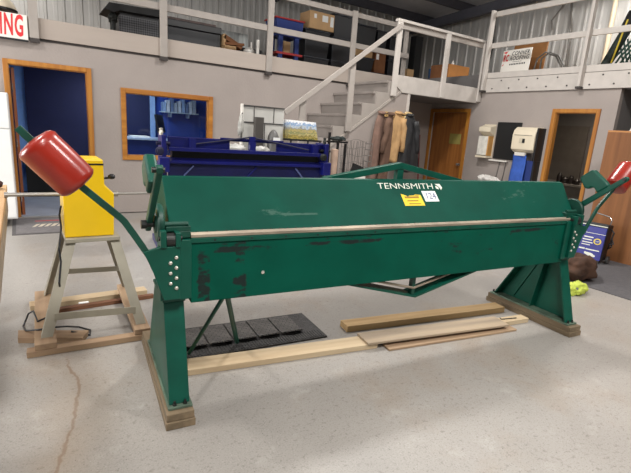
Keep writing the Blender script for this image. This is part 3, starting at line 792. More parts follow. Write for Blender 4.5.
bmats = {k: M('binder_' + k.replace(' ', '_').replace('-', '_'), c, .5) for k, c in cols.items()}
for i, c in enumerate(binders):
    x = 2.45 + i * .076; h = .18 + .04 * ((i * 7) % 3)
    solo('binder', G().box(x, x + .06, 9.50, 9.68, 1.6055, 1.6055 + h), bmats[c], '%s binder, %s from the left on the shelf in the office' % (c, ['first', 'second', 'third', 'fourth', 'fifth', 'sixth', 'seventh', 'eighth', 'ninth'][i]), 'binder', 'binders on the office shelf', bevel=.004)
mon = thing('computer_monitor', 'thin dark tilted monitor on the office counter', 'monitor', (2.36, 9.15, 1.085))
g = G(); Tm = Matrix.Translation((2.33, 9.15, 1.19)) @ Matrix.Rotation(R(62), 4, 'Z') @ Matrix.Rotation(R(-10), 4, 'X'); g.box(-.26, .26, -.015, .015, 0, .34, Tm)
obj('screen', g, black_m, mon)
g = G(); g.box(2.29, 2.37, 9.08, 9.22, 1.0855, 1.10); g.cyl((2.33, 9.17, 1.10), (2.33, 9.165, 1.22), .018, 10)
obj('monitor_stand', g, black_m, mon)
solo('paper_stack', G().box(1.75, 2.08, 9.0, 9.3, 1.0855, 1.115), paper_m, 'white stack of papers on the office counter', 'papers')
# ================================================================== SECOND, BLUE BRAKE BEHIND
bb = thing('blue_brake', 'dark blue folding machine standing behind the green brake', 'metal brake', (2.3, 5.0, 0))
def bxo(name, *a, mat=bluep_m, par=None, **k): return obj(name, G().box(*a), mat, par or bb, **k)
g = G(); g.box(1.30, 3.30, 4.90, 4.93, 1.135, 1.262)
fr = None
# upper frame: top chord, bottom chord, end plates and posts (open between)
g = G()
g.box(1.30, 3.31, 4.86, 4.95, 1.125, 1.165); g.box(1.30, 3.31, 4.93, 4.96, 1.255, 1.275)
g.box(1.30, 2.02, 4.935, 4.955, 1.165, 1.255); g.box(2.62, 3.31, 4.935, 4.955, 1.165, 1.255)
uf = obj('upper_frame', g, bluep_m, bb, bevel=.003)
for x in (1.53, 2.25, 3.10): bxo('frame_post', x, x + .075, 4.865, 4.935, 1.165, 1.262, par=uf)
g = G(); g.tube([(1.55, 4.89, 1.20), (2.27, 4.89, 1.315), (3.05, 4.89, 1.20)], .009, 8)
obj('tie_rod', g, blue_dk, uf)
g = G(); g.box(2.25, 2.32, 4.88, 4.92, 1.262, 1.322); g.box(1.9, 2.7, 4.90, 4.93, 1.275, 1.292)
obj('truss_top', g, bluep_m, uf)
bxo('clamp_beam', 1.36, 3.24, 5.02, 5.16, 1.04, 1.124, mat=blue_dk)
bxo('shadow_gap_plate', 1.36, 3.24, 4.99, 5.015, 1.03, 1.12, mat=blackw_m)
g = G(); g.prism([(4.84, .995), (4.84, 1.02), (5.02, 1.05), (5.02, 1.02)], 0, 1.28, 3.30)
obj('bend_edge', g, bluep_m, bb)
bxo('lower_leaf', 1.30, 3.28, 4.90, 4.96, .72, .99, mat=M('machine_blue_mid', (10, 15, 70), .4, var=.15))
for x in (1.47, 2.24, 2.98):
    g = G(); g.bar((x, 4.885, .86), (x + (.11 if x != 2.98 else -.1), 4.885, .97), .03, .012)
    obj('leaf_brace', g, M('grey_blue_strut', (88, 100, 150), .5) if x != 2.24 else bluep_m, bb)
for x in (1.20, 3.25):
    g = G(); g.box(x, x + .09, 4.95, 5.12, 0, 1.0); g.box(x - .02, x + .11, 4.7, 5.5, 0, .07)
    obj('leg', g, bluep_m, bb, bevel=.004)
    g = G(); g.box(x + .02, x + .07, 4.84, 5.14, .98, 1.29); g.box(x - .01, x + .10, 4.80, 4.95, .90, 1.06)
    ee = obj('end_casting', g, bluep_m, bb, bevel=.008)
    g = G()
    g.lathe((x + .0, 4.86, 1.12), (0, -1, 0), [(0, .045), (.03, .045), (.035, .03), (.06, .03), (.062, 0)], 16)
    g.lathe((x + .08, 4.86, 1.03), (0, -1, 0), [(0, .035), (.03, .035), (.035, .02), (.05, .02), (.052, 0)], 16)
    g.cyl((x - .03, 4.9, 1.2), (x + .12, 4.9, 1.2), .02, 12)
    obj('end_knobs', g, dark_steel_m if x > 2 else blue_dk, ee)
    g = G(); g.lathe((x + .02, 4.88, 1.285), (0, 0, 1), [(0, .02), (.03, .024), (.05, .016), (.07, .022), (.078, 0)], 14)
    obj('cap_bolt', g, bolt_m if x < 2 else dark_steel_m, ee)
bb.rotation_euler = (0, 0, R(-7)); bb.scale = (.95, 1, 1); bb.location.z = -.0
g = G(); g.blob((2.13, 5.06, 1.17), (.14, .05, .055), 4, .35, 3, flat=1.125)
solo('plastic_wrap', g, M('clear_wrap', (206, 204, 198), .35, var=.15), 'crumpled whitish wrap left of the centre post of the blue brake', 'wrapping', smooth=True)
g = G(); g.blob((2.47, 5.06, 1.165), (.11, .05, .05), 6, .35, 3, flat=1.125)
solo('plastic_wrap', g, MATS['clear_wrap'], 'crumpled whitish wrap right of the centre post of the blue brake', 'wrapping', smooth=True)
# ================================================================== CLUTTER BETWEEN THE BLUE BRAKE AND THE STAIRS
pp = thing('panel_stack', 'pale upright panel with dark seams standing behind the blue brake', 'panel', (2.75, 5.6, 0))
obj('panel_sheet', G().box(2.46, 3.06, 5.60, 5.64, 0, 1.70), M('pale_panel', (196, 194, 188), .5, var=.06, scale=4), pp, bevel=.003)
g = G(); g.box(2.47, 3.06, 5.592, 5.6, 1.48, 1.495); g.box(2.61, 2.618, 5.592, 5.6, 1.50, 1.69); g.box(2.90, 2.908, 5.592, 5.6, 1.50, 1.69); g.box(2.77, 2.778, 5.592, 5.6, 1.0, 1.48); g.box(2.46, 3.06, 5.585, 5.65, 1.69, 1.705)
obj('panel_seam', g, M('seam_grey', (70, 68, 66), .6), pp)
obj('panel_edge', G().box(2.44, 2.459, 5.59, 5.65, 0, 1.715), white_m, pp)
solo('steel_post', G().box(2.565, 2.685, 5.44, 5.50, 0, 1.56), M('dark_grey_post', (74, 70, 66), .5, var=.1), 'dark grey square post in front of the pale panel', 'post', bevel=.004)
gc = thing('gas_cylinder', 'grey round topped cylinder with a white label by the pale panel', 'cylinder', (2.84, 5.46, 0))
g = G(); g.lathe((2.84, 5.46, 0), (0, 0, 1), [(0, .075), (1.28, .078), (1.33, .072), (1.38, .05), (1.41, .02), (1.415, 0)], 28)
edge_smooth(obj('cylinder_body', g, M('cylinder_grey', (92, 90, 88), .45), gc))
obj('label', G().box(2.80, 2.90, 5.375, 5.384, 1.26, 1.315), paper_m, gc)
g = G(); g.blob((2.415, 5.56, 1.42), (.04, .022, .15), 8, .6, 3.5)
rg = thing('hanging_plastic', 'white crumpled plastic hanging on the left edge of the pale panel', 'plastic sheet', (2.40, 5.56, 1.25))
obj('plastic', g, M('hanging_wrap', (168, 166, 160), .5, var=.3, scale=14), rg, smooth=True)
g = G(); g.tube([(2.42, 5.585, 1.55), (2.445, 5.585, 1.60)], .006, 6); obj('hook', g, dark_steel_m, rg)
sh = thing('shelf_cart', 'dark shelf cart carrying a picture box behind the blue brake', 'shelf', (3.33, 5.6, 0))
for z in (.25, 1.07, 1.285): obj('shelf_board', G().box(3.09, 3.60, 5.44, 5.80, z, z + .022), black_m, sh)
for x in (3.10, 3.575):
    for y in (5.45, 5.775): obj('post', G().box(x, x + .018, y, y + .018, 0, 1.285), dark_steel_m, sh)
pb = thing('picture_box', 'box with a colourful landscape print on the shelf cart', 'box', (3.3, 5.6, 1.308))
def pict():
    m = bpy.data.materials.new('landscape_print'); m.use_nodes = True; n = m.node_tree.nodes; l = m.node_tree.links; b = n['Principled BSDF']
    tc = n.new('ShaderNodeTexCoord'); sp = n.new('ShaderNodeSeparateXYZ'); l.new(tc.outputs['Generated'], sp.inputs[0])
    nz = n.new('ShaderNodeTexNoise'); nz.inputs['Scale'].default_value = 9; nz.inputs['Detail'].default_value = 5; l.new(tc.outputs['Generated'], nz.inputs[0])
    ad = n.new('ShaderNodeMath'); ad.operation = 'MULTIPLY_ADD'; l.new(nz.outputs['Fac'], ad.inputs[0]); ad.inputs[1].default_value = .7; l.new(sp.outputs[2], ad.inputs[2])
    r = n.new('ShaderNodeValToRGB'); e = r.color_ramp.elements
    for p, c in ((.30, (70, 84, 52)), (.42, (190, 168, 90)), (.52, (120, 112, 60)), (.6, (206, 190, 130)), (.7, (128, 136, 96)), (.8, (196, 176, 110)), (.9, (136, 140, 138)), (1.02, (206, 214, 220)), (1.12, (120, 160, 206))):
        q = e.new(p / 1.25); q.color = (*lin(c), 1)
    e.remove(e[0])
    dv = n.new('ShaderNodeMath'); dv.operation = 'DIVIDE'; l.new(ad.outputs[0], dv.inputs[0]); dv.inputs[1].default_value = 1.25; l.new(dv.outputs[0], r.inputs[0]); l.new(r.outputs[0], b.inputs['Base Color']); b.inputs['Roughness'].default_value = .4
    return m
g = G(); g.prism([(3.09, 1.308), (3.57, 1.308), (3.52, 1.55), (3.09, 1.56)], 1, 5.50, 5.66)
obj('box_print', g, pict(), pb)
for i, (x, c, lb) in enumerate(((3.165, white_m, 'white bottle, leftmost on the cart shelf under the picture box'), (3.235, black_m, 'black bottle on the cart shelf under the picture box'), (3.30, M('brown_bottle', (110, 84, 54), .4), 'brown bottle on the cart shelf under the picture box'), (3.36, black_m, 'second black bottle on the cart shelf, right of the brown one'), (3.46, white_m, 'white bottle, rightmost on the cart shelf under the picture box'))):
    g = G(); g.lathe((x, 5.48, 1.0925), (0, 0, 1), [(0, .028), (.11, .028), (.13, .014), (.16, .014), (.161, 0)], 14)
    solo('bottle', g, c, lb, 'bottle', 'bottles on the cart shelf')
cr = thing('black_cart', 'black metal hand cart with loose straps left of the wire cage', 'cart', (4.0, 5.6, 0))
for x, zt in ((3.80, 1.43), (3.96, 1.31), (4.10, 1.28)):
    obj('upright', G().box(x, x + .028, 5.55, 5.58, 0, zt), black_m, cr)
obj('cross_bar', G().box(3.78, 4.14, 5.545, 5.585, 1.285, 1.31), black_m, cr)
obj('shelf_plate', G().box(3.79, 4.13, 5.40, 5.58, .55, .57), black_m, cr)
g = G(); g.blob((3.96, 5.55, 1.345), (.15, .04, .035), 11, .4, 2.5, flat=1.311); obj('strap_bundle', g, M('dark_straps', (36, 44, 42), .7, var=.3, scale=20), cr)
g = G(); g.lathe((3.88, 5.50, .571), (0, 0, 1), [(0, .045), (.55, .055), (.62, .055), (.63, .0)], 18)
solo('paper_roll', g, M('brown_white_roll', (176, 150, 132), .7, var=.15), 'brown and white roll standing in the black hand cart', 'roll')
wr = thing('wire_cage', 'grey wire mesh cage standing below the stairs next to the coats', 'wire rack', (4.65, 5.9, 0))
g = G(); random.seed(5)
for i in range(13):
    x = 4.28 + i * .04; g.tube([(x + .012 * math.sin(i * 2.3 + k * 1.4), 5.88 + .01 * math.cos(i + k), k * .165) for k in range(9)], .0042, 6)
for k in range(12):
    z = .04 + k * .117; g.tube([(4.26 + j * .083, 5.87 + .008 * math.sin(j + k), z + .02 * math.sin(j * 1.3 + k * 2)) for j in range(7)], .0038, 6)
obj('front_mesh', g, M('cage_wire', (112, 108, 104), .4, .4), wr)
g = G()
for k in range(14):
    z = .05 + k * .095; g.tube([(4.77, 5.87, z), (4.84, 5.80, z), (4.88, 5.88, z), (4.84, 6.0, z)], .005, 6)
for x, y in ((4.84, 5.80), (4.88, 5.88)): g.tube([(x, y, 0), (x, y, 1.30)], .005, 6)
obj('side_mesh', g, MATS['cage_wire'], wr)
bx_ = thing('black_box', 'small black open case on a stand below the wire cage', 'box', (4.35, 5.55, 0))
g = G(); Tm = Matrix.Translation((4.33, 5.55, .80)) @ Matrix.Rotation(R(18), 4, 'Y'); g.box(-.10, .10, -.02, .02, 0, .17, Tm)
obj('case_lid', g, blackw_m, bx_); obj('case_rim', G().box(4.20, 4.46, 5.45, 5.60, .72, .80), white_m, bx_); obj('case_stand', G().box(4.26, 4.42, 5.46, 5.58, 0, .7195), dark_steel_m, bx_)
# ------------------------------------------------ coats on the rack
ck = thing('coat_rack', 'tan wooden coat rail on the stair wall holding the work coats', 'coat rack', (5.4, YF, 1.8))
obj('rail_board', G().box(5.16, 5.74, YF - .04, YF - .016, 1.75, 1.835), M('tan_rail', (206, 168, 110), .6), ck)
for i in range(6):
    x = 5.19 + i * .105; g = G(); g.tube([(x, YF - .03, 1.80), (x, YF - .12, 1.79), (x, YF - .24, 1.80)], .007, 8); obj('peg', g, dark_steel_m, ck)
def coat(cx, w0, w1, ztop, zbot, y0, dep, mat, label, lean=0.0, seed=1, folds=5, sleeve=(-1, 1), lining=None):
    t = thing('coat', label, 'coat', (cx, y0, zbot), 0, 'work coats on the rail')
    rings = []; n = 40; N = 16
    for i in range(N + 1):
        f = i / N; z = ztop + (zbot - ztop) * f
        sh_ = min(1, (f / .14)) ** .5 if f > 0 else .25
        w = (w0 + (w1 - w0) * f) * (.35 + .65 * sh_) / 2; d = dep * (.45 + .55 * min(1, f * 4)) / 2
        ring = []
        for k in range(n):
            a = 2 * PI * k / n
            fold = 1 + .30 * min(1, f * 2) * math.sin(folds * a + seed * 1.7 + 1.2 * math.sin(f * 5 + seed)) + .08 * math.sin(11 * a + seed * 3 + f * 4)
            x = cx + lean * f + math.cos(a) * w * (1 + .25 * (fold - 1)); y = y0 + math.sin(a) * d * fold
            y = min(y, YF - .03)
            ring.append(Vector((x, y, z + .01 * math.sin(a * 3 + seed))))
        rings.append(ring)
    g = G(); g.loft(rings); obj('coat_body', g, mat, t, smooth=True)
    if sleeve:
        for s in sleeve:
            x0 = cx + s * w0 * .42; pts = []; rs = []
            for i in range(8):
                f = i / 7; pts.append((x0 + s * .05 * f + lean * f * .6 + .012 * math.sin(i * 1.9 + seed), min(y0 - dep * .30 - .02 * math.sin(f * 3), YF - .1), ztop - .09 - f * (.55))); rs.append(.058 - .016 * f + .006 * math.sin(i * 2.6 + seed))
            g = G(); g.tube(pts, rs, 12); obj('sleeve', g, mat, t, smooth=True)
    g = G(); g.tube([(cx + .06 * math.cos(a), y0 + .035 * math.sin(a) - .01, ztop + .005 + .012 * math.sin(a)) for a in [2 * PI * q / 14 for q in range(15)]], .02, 8)
    obj('collar', g, lining or mat, t, smooth=True)
    return t
c_br = M('brown_duck_cloth', (96, 72, 58), .85, var=.15, scale=7); c_tan = M('tan_duck_cloth', (178, 142, 98), .85, var=.15, scale=7); c_blk = M('black_shell_cloth', (34, 34, 36), .55, var=.3, scale=9)
c_crm = M('cream_tan_cloth', (206, 180, 132), .85, var=.12, scale=7); c_mau = M('faded_brown_cloth', (122, 96, 84), .85, var=.15, scale=7)
coat(5.14, .20, .26, 1.80, .62, 6.01, .09, c_mau, 'faded brown work coat, leftmost on the coat rail', -.08, 1, folds=4, sleeve=())
coat(5.25, .16, .20, 1.79, .55, 5.90, .11, c_br, 'dark brown work coat between the faded brown and the tan ones', -.07, 2, folds=3, sleeve=(-1,))
coat(5.41, .22, .22, 1.82, 1.0, 5.89, .12, c_tan, 'tan work coat hanging left of the black jacket', -.03, 3, folds=3, sleeve=(1,))
coat(5.66, .27, .50, 1.80, .84, 5.87, .13, c_blk, 'black shiny jacket hanging between the tan and cream coats', .09, 4, folds=6, sleeve=(1,))
coat(5.75, .22, .28, 1.83, .95, 6.015, .08, c_crm, 'cream tan coat, rightmost on the coat rail', .08, 5, sleeve=())
# ------------------------------------------------ alcove
br = thing('broom', 'dark red broom leaning in the corner next to the brown door', 'broom', (7.36, 7.2, 0))
g = G(); g.tube([(7.34, 7.10, .12), (7.385, 7.29, 1.50)], .014, 10); obj('handle', g, M('dark_red_handle', (110, 28, 34), .5), br)
g = G(); g.prism([(7.22, .0), (7.46, .0), (7.40, .14), (7.28, .14)], 1, 7.06, 7.12); obj('broom_head', g, M('bristle', (120, 96, 60), .9), br)
# ------------------------------------------------ right wall fittings
def wall_thing(name, label, cat, y, z): return thing(name, label, cat, (XR, y, z))
dp = wall_thing('glove_dispenser', 'narrow cream glove dispenser left of the black board', 'dispenser', 5.72, 1.15)
obj('dispenser_back', G().box(XR - .02, XR - .001, 5.60, 5.86, 1.15, 1.78), cream_m, dp)
g = G(); g.prism([(XR - .02, 1.56), (XR - .17, 1.64), (XR - .17, 1.72), (XR - .02, 1.77)], 1, 5.60, 5.86); obj('dispenser_top', g, cream_m, dp, bevel=.008)
obj('glove_box', G().box(XR - .15, XR - .021, 5.635, 5.85, 1.20, 1.555), M('glove_box_print', (222, 218, 208), .6, var=.1, scale=14), dp)
obj('box_side', G().box(XR - .152, XR - .021, 5.610, 5.634, 1.19, 1.56), M('box_side_tan', (202, 150, 84), .6), dp)
obj('dispenser_tray', G().box(XR - .17, XR - .021, 5.60, 5.86, 1.15, 1.185), cream_m, dp)
solo('black_board', G().box(XR - .03, XR - .001, 5.065, 5.56, 1.15, 1.83), blackw_m, 'plain black board on the wall between the two dispensers', 'board', bevel=.004)
solo('board_ledge', G().box(XR - .07, XR - .001, 5.22, 5.62, 1.105, 1.13), white_m, 'thin white ledge below the black board', 'ledge')
td = wall_thing('towel_dispenser', 'large cream paper towel dispenser with a rounded top', 'dispenser', 4.85, 1.3)
g = G(); g.prism([(XR - .001, 1.31), (XR - .16, 1.31), (XR - .25, 1.36), (XR - .255, 1.60), (XR - .23, 1.69), (XR - .16, 1.745), (XR - .001, 1.755)], 1, 4.63, 5.06)
dc = obj('dispenser_cover', g, cream_m, td, bevel=.012)
obj('dispenser_side', G().box(XR - .22, XR - .001, 4.595, 4.629, 1.18, 1.74), black_m, td, bevel=.004)
g = G(); g.box(XR - .258, XR - .253, 4.80, 4.91, 1.47, 1.555); obj('viewing_window', g, M('dispenser_window', (206, 196, 174), .4), dc)
g = G(); g.box(XR - .261, XR - .258, 4.80, 4.85, 1.475, 1.545); obj('window_label', g, black_m, dc)
g = G(); g.box(XR - .258, XR - .252, 4.68, 5.02, 1.60, 1.612); obj('cover_groove', g, M('groove', (150, 142, 126), .5), dc)
g = G(); g.prism([(XR - .17, 1.309), (XR - .235, 1.309), (XR - .225, 1.25), (XR - .19, 1.25)], 1, 4.78, 4.98); obj('paper_slot', g, white_m, td, bevel=.004)
tw = thing('blue_paper_towel', 'long blue paper towel hanging from the cream dispenser', 'paper towel', (XR - .2, 4.86, .6))
def ftw(a, b): return Vector((XR - .205 + .012 * math.sin(b * 9) + .006 * math.sin(a * 7), 4.755 + .26 * a + .02 * b * (a - .5), 1.262 - b * .76))
g = G(); g.sheet(ftw, 8, 24); obj('towel_sheet', g, towel_m, tw, thick=.003, smooth=True)
bn = thing('waste_bin', 'tall dark blue bin below the towel dispenser', 'bin', (XR - .12, 4.78, 0))
obj('bin_body', G().box(XR - .16, XR - .004, 4.64, 4.80, 0, 1.178), M('bin_blue', (26, 48, 112), .6), bn, bevel=.01)
obj('bin_side', G().box(XR - .16, XR - .004, 4.60, 4.638, 0, 1.178), black_m, bn)
ub = thing('utility_sink', 'grey utility sink cabinet below the black board', 'sink', (XR - .28, 5.4, 0))
obj('sink_body', G().box(XR - .5, XR - .004, 5.1, 5.75, 0, .66), M('sink_grey', (150, 146, 142), .5), ub, bevel=.008)
obj('sink_top', G().box(XR - .52, XR - .004, 5.08, 5.77, .6605, .70), M('sink_steel', (150, 148, 144), .3, .6), ub, bevel=.006)
g = G(); g.blob((XR - .2, 5.44, .76), (.10, .19, .075), 12, .35, 2.2, flat=.7005); g.blob((XR - .2, 5.58, .76), (.08, .1, .07), 13, .35, 2.2, flat=.7005); g.blob((XR - .25, 5.34, .74), (.08, .1, .06), 14, .35, 2.2, flat=.7005)
solo('white_rags', g, M('white_rags', (226, 222, 216), .85, var=.05), 'heap of white rags on the sink below the black board', 'rags')
g = G(); g.tube([(XR - .012, 5.40, 1.10), (XR - .012, 5.42, .9), (XR - .012, 5.45, .72)], .007, 8); g.tube([(XR - .012, 5.27, 1.10), (XR - .012, 5.28, .9), (XR - .012, 5.30, .72)], .007, 8)
solo('wall_cables', g, M('grey_cable', (104, 100, 98), .5), 'two thin grey cables running down below the black board', 'cable')
# side room contents through doorway
sc = thing('side_counter', 'grey counter seen through the open right-hand doorway', 'counter', (9.4, 5.0, 0))
obj('counter_top', G().box(9.1, 9.895, 4.2, 6.4, .70, .74), M('counter_grey', (128, 124, 118), .5), sc); obj('counter_body', G().box(9.15, 9.895, 4.25, 6.35, 0, .6995), M('counter_body_grey', (116, 112, 106), .6), sc)
for i, (y, h, r) in enumerate(((5.10, .20, .05), (4.98, .13, .07), (4.86, .17, .05), (4.74, .11, .06))):
    g = G(); g.lathe((9.3, y, .7405), (0, 0, 1), [(0, r), (h * .7, r), (h, r * .5), (h + .002, 0)], 14)
    solo('dark_jar', g, M('dark_jar_%d' % i, (40, 34, 32), .4), ['tall dark jar, leftmost on the side room counter', 'squat dark jar second from left on the side room counter', 'dark jar third from left on the side room counter', 'low dark jar, rightmost on the side room counter'][i], 'jar', 'dark jars on the side room counter')
struct('trim_8', G().box(9.86, 9.9, 5.0, 5.9, .74, 1.9), M('side_panel', (98, 92, 86), .7))
# ------------------------------------------------ plywood box, helmet, board, charger, bag, vest
pc_ = thing('plywood_crate', 'tall brown plywood crate at the right picture edge', 'crate', (6.65, 2.2, 0))
obj('front_panel', G().box(6.62, 6.642, .9, 3.10, 0, 1.69), ply_m, pc_); obj('side_panel', G().box(6.6425, 7.3, 3.078, 3.10, 0, 1.69), ply_m, pc_)
obj('rear_panel', G().box(7.28, 7.30, .9, 3.0775, 0, 1.69), ply_m, pc_); obj('top_panel', G().box(6.62, 7.30, .9, 3.10, 1.6905, 1.712), wood('plywood_top', (176, 120, 70), (206, 154, 100), 1, .6), pc_)
hm = thing('white_helmet', 'white helmet with dark vents on top of the plywood crate', 'helmet', (6.84, 2.78, 1.712))
g = G(); g.lathe((6.84, 2.78, 1.7125), (0, 0, 1), [(0, .15), (.02, .145), (.06, .13), (.10, .09), (.115, .04), (.118, 0)], 28); edge_smooth(obj('shell', g, white_m, hm), 60)
g = G()
for a in (150, 185, 220): q = R(a); g.cyl((6.84 + .12 * math.cos(q), 2.78 + .12 * math.sin(q), 1.755), (6.84 + .144 * math.cos(q), 2.78 + .144 * math.sin(q), 1.755), .014, 10)
obj('vent', g, black_m, hm)
g = G(); g.bar((6.50, 2.14, 0.0), (6.604, 2.24, .98), .09, .025, (1, 0, 0)); 
solo('white_plank', g, M('whitewashed_wood', (206, 200, 186), .6, var=.06), 'pale narrow board leaning against the plywood crate', 'board')
solo('floor_mat', G().box(5.05, 6.60, 1.2, 3.02, 0, .008), mat_dark, 'dark grey mat under the battery charger and brown bag', 'mat')
bc = thing('battery_charger', 'blue and black wheeled battery charger with a wire handle', 'battery charger', (6.2, 2.8, .0085))
ax = Vector((.15, -.99, 0))
Tc = frame_T((6.14, 2.965, .0585), ax, (0, 0, 1)) @ Matrix.Rotation(R(-6), 4, 'X')
# local: x width, y up, -z depth (z points to the viewer)
g = G(); g.box(0, .31, 0, .47, -.20, 0, Tc); cb = obj('charger_case', g, black_m, bc, bevel=.012)
g = G(); g.box(-.004, .30, -.005, .42, .0005, .010, Tc); cf = obj('front_panel', g, navy_m, cb, bevel=.004)
g = G(); g.prism([(-.004, .425), (.304, .425), (.29, .475), (.01, .475)], 2, -.02, .006, Tc); obj('panel_top', g, black_m, cb, bevel=.006)
g = G(); g.box(.0, .30, .432, .442, .006, .009, Tc); g.box(.0, .30, .33, .336, .0100, .0112, Tc); obj('white_stripe', g, letter_w, cf)
g = G()
g.prism([(.225 + .045 * math.cos(2 * PI * k / 24), .235 + .04 * math.sin(2 * PI * k / 24)) for k in range(24)], 2, .0100, .0114, Tc); lg = obj('logo_disc', g, M('logo_yellow', (232, 208, 60), .5), cf)
g = G(); g.prism([(.225 + .034 * math.cos(PI * k / 3), .235 + .03 * math.sin(PI * k / 3)) for k in range(6)], 2, .0114, .0120, Tc); obj('logo_hexagon', g, M('logo_blue', (30, 40, 140), .5), lg)
text('logo_word', 'NAPA', tape_y, lg, Matrix.Identity(4), .001) if False else None
lw = text('logo_word', 'NAPA', letter_w, None, Tc @ Matrix.Translation((.225, .235, .0124)), .026, .9, 0, .0003)
lw.data.transform(parent_world(lg).inverted()); lw.parent = lg
g = G()
for (x0, x1, y0, y1) in ((.06, .17, .27, .285), (.05, .16, .235, .248), (.05, .175, .20, .212), (.05, .15, .17, .18), (.03, .10, .11, .128), (.11, .27, .11, .124)): g.box(x0, x1, y0, y1, .0100, .0114, Tc)
obj('panel_print', g, letter_w, cf)
g = G(); g.blob((0, 0, 0), (.07, .022, .0012), 3, .3, 2); bmesh.ops.transform(g.b, matrix=Tc @ Matrix.Translation((.17, .055, .0105)) @ Matrix.Rotation(R(-12), 4, 'Z'), verts=g.b.verts)
obj('car_picture', g, letter_w, cf)
g = G(); g.tube([Tc @ Vector(p) for p in ((.05, .47, -.12), (.06, .56, -.12), (.09, .60, -.13), (.25, .57, -.14), (.29, .53, -.14), (.28, .45, -.14))], .008, 10); obj('wire_handle', g, chrome_m, bc)
g = G(); g.lathe(Tc @ Vector((.325, .01, -.17)), Tc.to_3x3() @ Vector((1, 0, 0)), [(0, .02), (.001, .055), (.03, .055), (.035, .02), (.036, 0)], 24)
edge_smooth(obj('wheel', g, rubber_m, bc))
g = G(); g.lathe(Tc @ Vector((-.045, .01, -.17)), Tc.to_3x3() @ Vector((1, 0, 0)), [(0, .02), (.001, .055), (.03, .055), (.035, .02), (.036, 0)], 24)
edge_smooth(obj('wheel', g, rubber_m, bc))
g = G(); g.box(.02, .29, -.055, 0, -.03, .0, Tc); obj('front_foot', g, black_m, bc)
g = G(); g.tube([Tc @ Vector(p) for p in ((.312, .42, -.10), (.36, .38, -.08), (.345, .28, -.09), (.37, .20, -.08), (.33, .16, -.1), (.36, .30, -.06), (.39, .24, -.05), (.34, .22, -.06))], .010, 8); obj('cable', g, black_m, bc)
bg = G(); bg.blob((5.22, 2.48, .14), (.30, .19, .155), 21, .22, 1.8, flat=.0085, sub=4)
solo('brown_bag', bg, bag_m, 'large limp brown bag lying on the floor beside the right foot', 'bag', smooth=True)
hv = thing('safety_vest', 'crumpled neon yellow vest with white tape on the floor', 'vest', (4.67, 2.20, 0))
g = G(); g.blob((4.70, 2.19, .045), (.15, .085, .075), 31, .45, 2.0, flat=.001, sub=4); obj('vest_cloth', g, hi_m, hv, smooth=True)
g = G(); g.blob((4.60, 2.24, .03), (.07, .05, .045), 35, .4, 2.2, flat=.001, sub=4); obj('white_tape', g, M('vest_white', (224, 222, 214), .7), hv, smooth=True)
g = G(); g.blob((4.64, 2.155, .055), (.03, .025, .035), 33, .3, 2.2, flat=.001); obj('grey_tape', g, M('vest_grey', (110, 112, 110), .5), hv, smooth=True)

# ================================================================== THINGS UP ON THE MEZZANINE
ds = thing('red_letter_sign', 'white sign with large red letters hanging on the mezzanine edge, top left', 'sign', (-.4, 7.25, 2.3))
obj('sign_board', G().box(-1.3, .185, 7.238, 7.256, 2.315, 2.608), white_m, ds, bevel=.002)
obj('sign_edge', G().box(-1.3, .185, 7.236, 7.2575, 2.292, 2.3145), black_m, ds)
lt = text('sign_lettering', 'ING', letter_r, None, frame_T((.138, 7.2375, 2.46), (1, 0, 0), (0, 0, 1)), .345, .385, .12, .001, 1.14, .010, 'RIGHT')
lt.data.transform(parent_world(ds).inverted()); lt.parent = ds
# closed over the last letter's right side
cs = thing('cream_lamp', 'cream dome with a dark rim above the red lettered sign', 'lamp', (-.13, 7.62, 2.4005))
g = G(); g.lathe((-.13, 7.62, 2.70), (0, 0, 1), [(0, .225), (.03, .215), (.09, .18), (.15, .12), (.20, .05), (.21, 0)], 32); edge_smooth(obj('dome', g, cream_m, cs), 60)
g = G(); g.lathe((-.13, 7.62, 2.665), (0, 0, 1), [(0, .20), (.005, .23), (.03, .23), (.0345, .2)], 32); edge_smooth(obj('dark_rim', g, black_m, cs))
g = G(); g.cyl((-.13, 7.62, 2.4005), (-.13, 7.62, 2.665), .05, 16); obj('lamp_foot', g, dark_steel_m, cs)
lv = thing('black_mesh_unit', 'black hooded machine with a perforated mesh front on the mezzanine', 'machine', (1.75, 8.2, 2.4005))
def perf():
    m = bpy.data.materials.new('perforated_black'); m.use_nodes = True; n = m.node_tree.nodes; l = m.node_tree.links; b = n['Principled BSDF']
    tc = n.new('ShaderNodeTexCoord'); mpn = n.new('ShaderNodeMapping'); mpn.inputs['Rotation'].default_value = (0, R(45), 0); l.new(tc.outputs['Object'], mpn.inputs[0])
    ck_ = n.new('ShaderNodeTexChecker'); ck_.inputs['Scale'].default_value = 42; ck_.inputs[1].default_value = (*lin((74, 74, 78)), 1); ck_.inputs[2].default_value = (*lin((18, 18, 20)), 1)
    l.new(mpn.outputs[0], ck_.inputs[0]); l.new(ck_.outputs[0], b.inputs['Base Color']); b.inputs['Roughness'].default_value = .5
    return m
obj('unit_body', G().box(1.43, 2.02, 8.02, 8.5, 2.4005, 3.02), black_m, lv, bevel=.006)
obj('mesh_front', G().box(1.41, 2.0, 8.0, 8.0195, 2.45, 2.96), perf(), lv)
g = G(); g.prism([(1.20, 3.0), (1.27, 3.10), (2.05, 3.125), (2.05, 3.02), (1.42, 3.01), (1.34, 2.97)], 1, 7.94, 8.5); obj('hood', g, blackw_m, lv, bevel=.006)
g = G(); g.blob((1.33, 8.05, 2.90), (.07, .06, .09), 41, .3); g.cyl((1.33, 8.05, 2.4005), (1.33, 8.05, 2.85), .04, 12); obj('side_motor', g, dark_steel_m, lv)
ch = thing('storage_chest', 'long black chest on the mezzanine right of the mesh machine', 'chest', (2.6, 8.3, 2.4005))
obj('chest_body', G().box(2.08, 3.03, 8.0, 8.6, 2.4005, 2.93), tote_m, ch, bevel=.012)
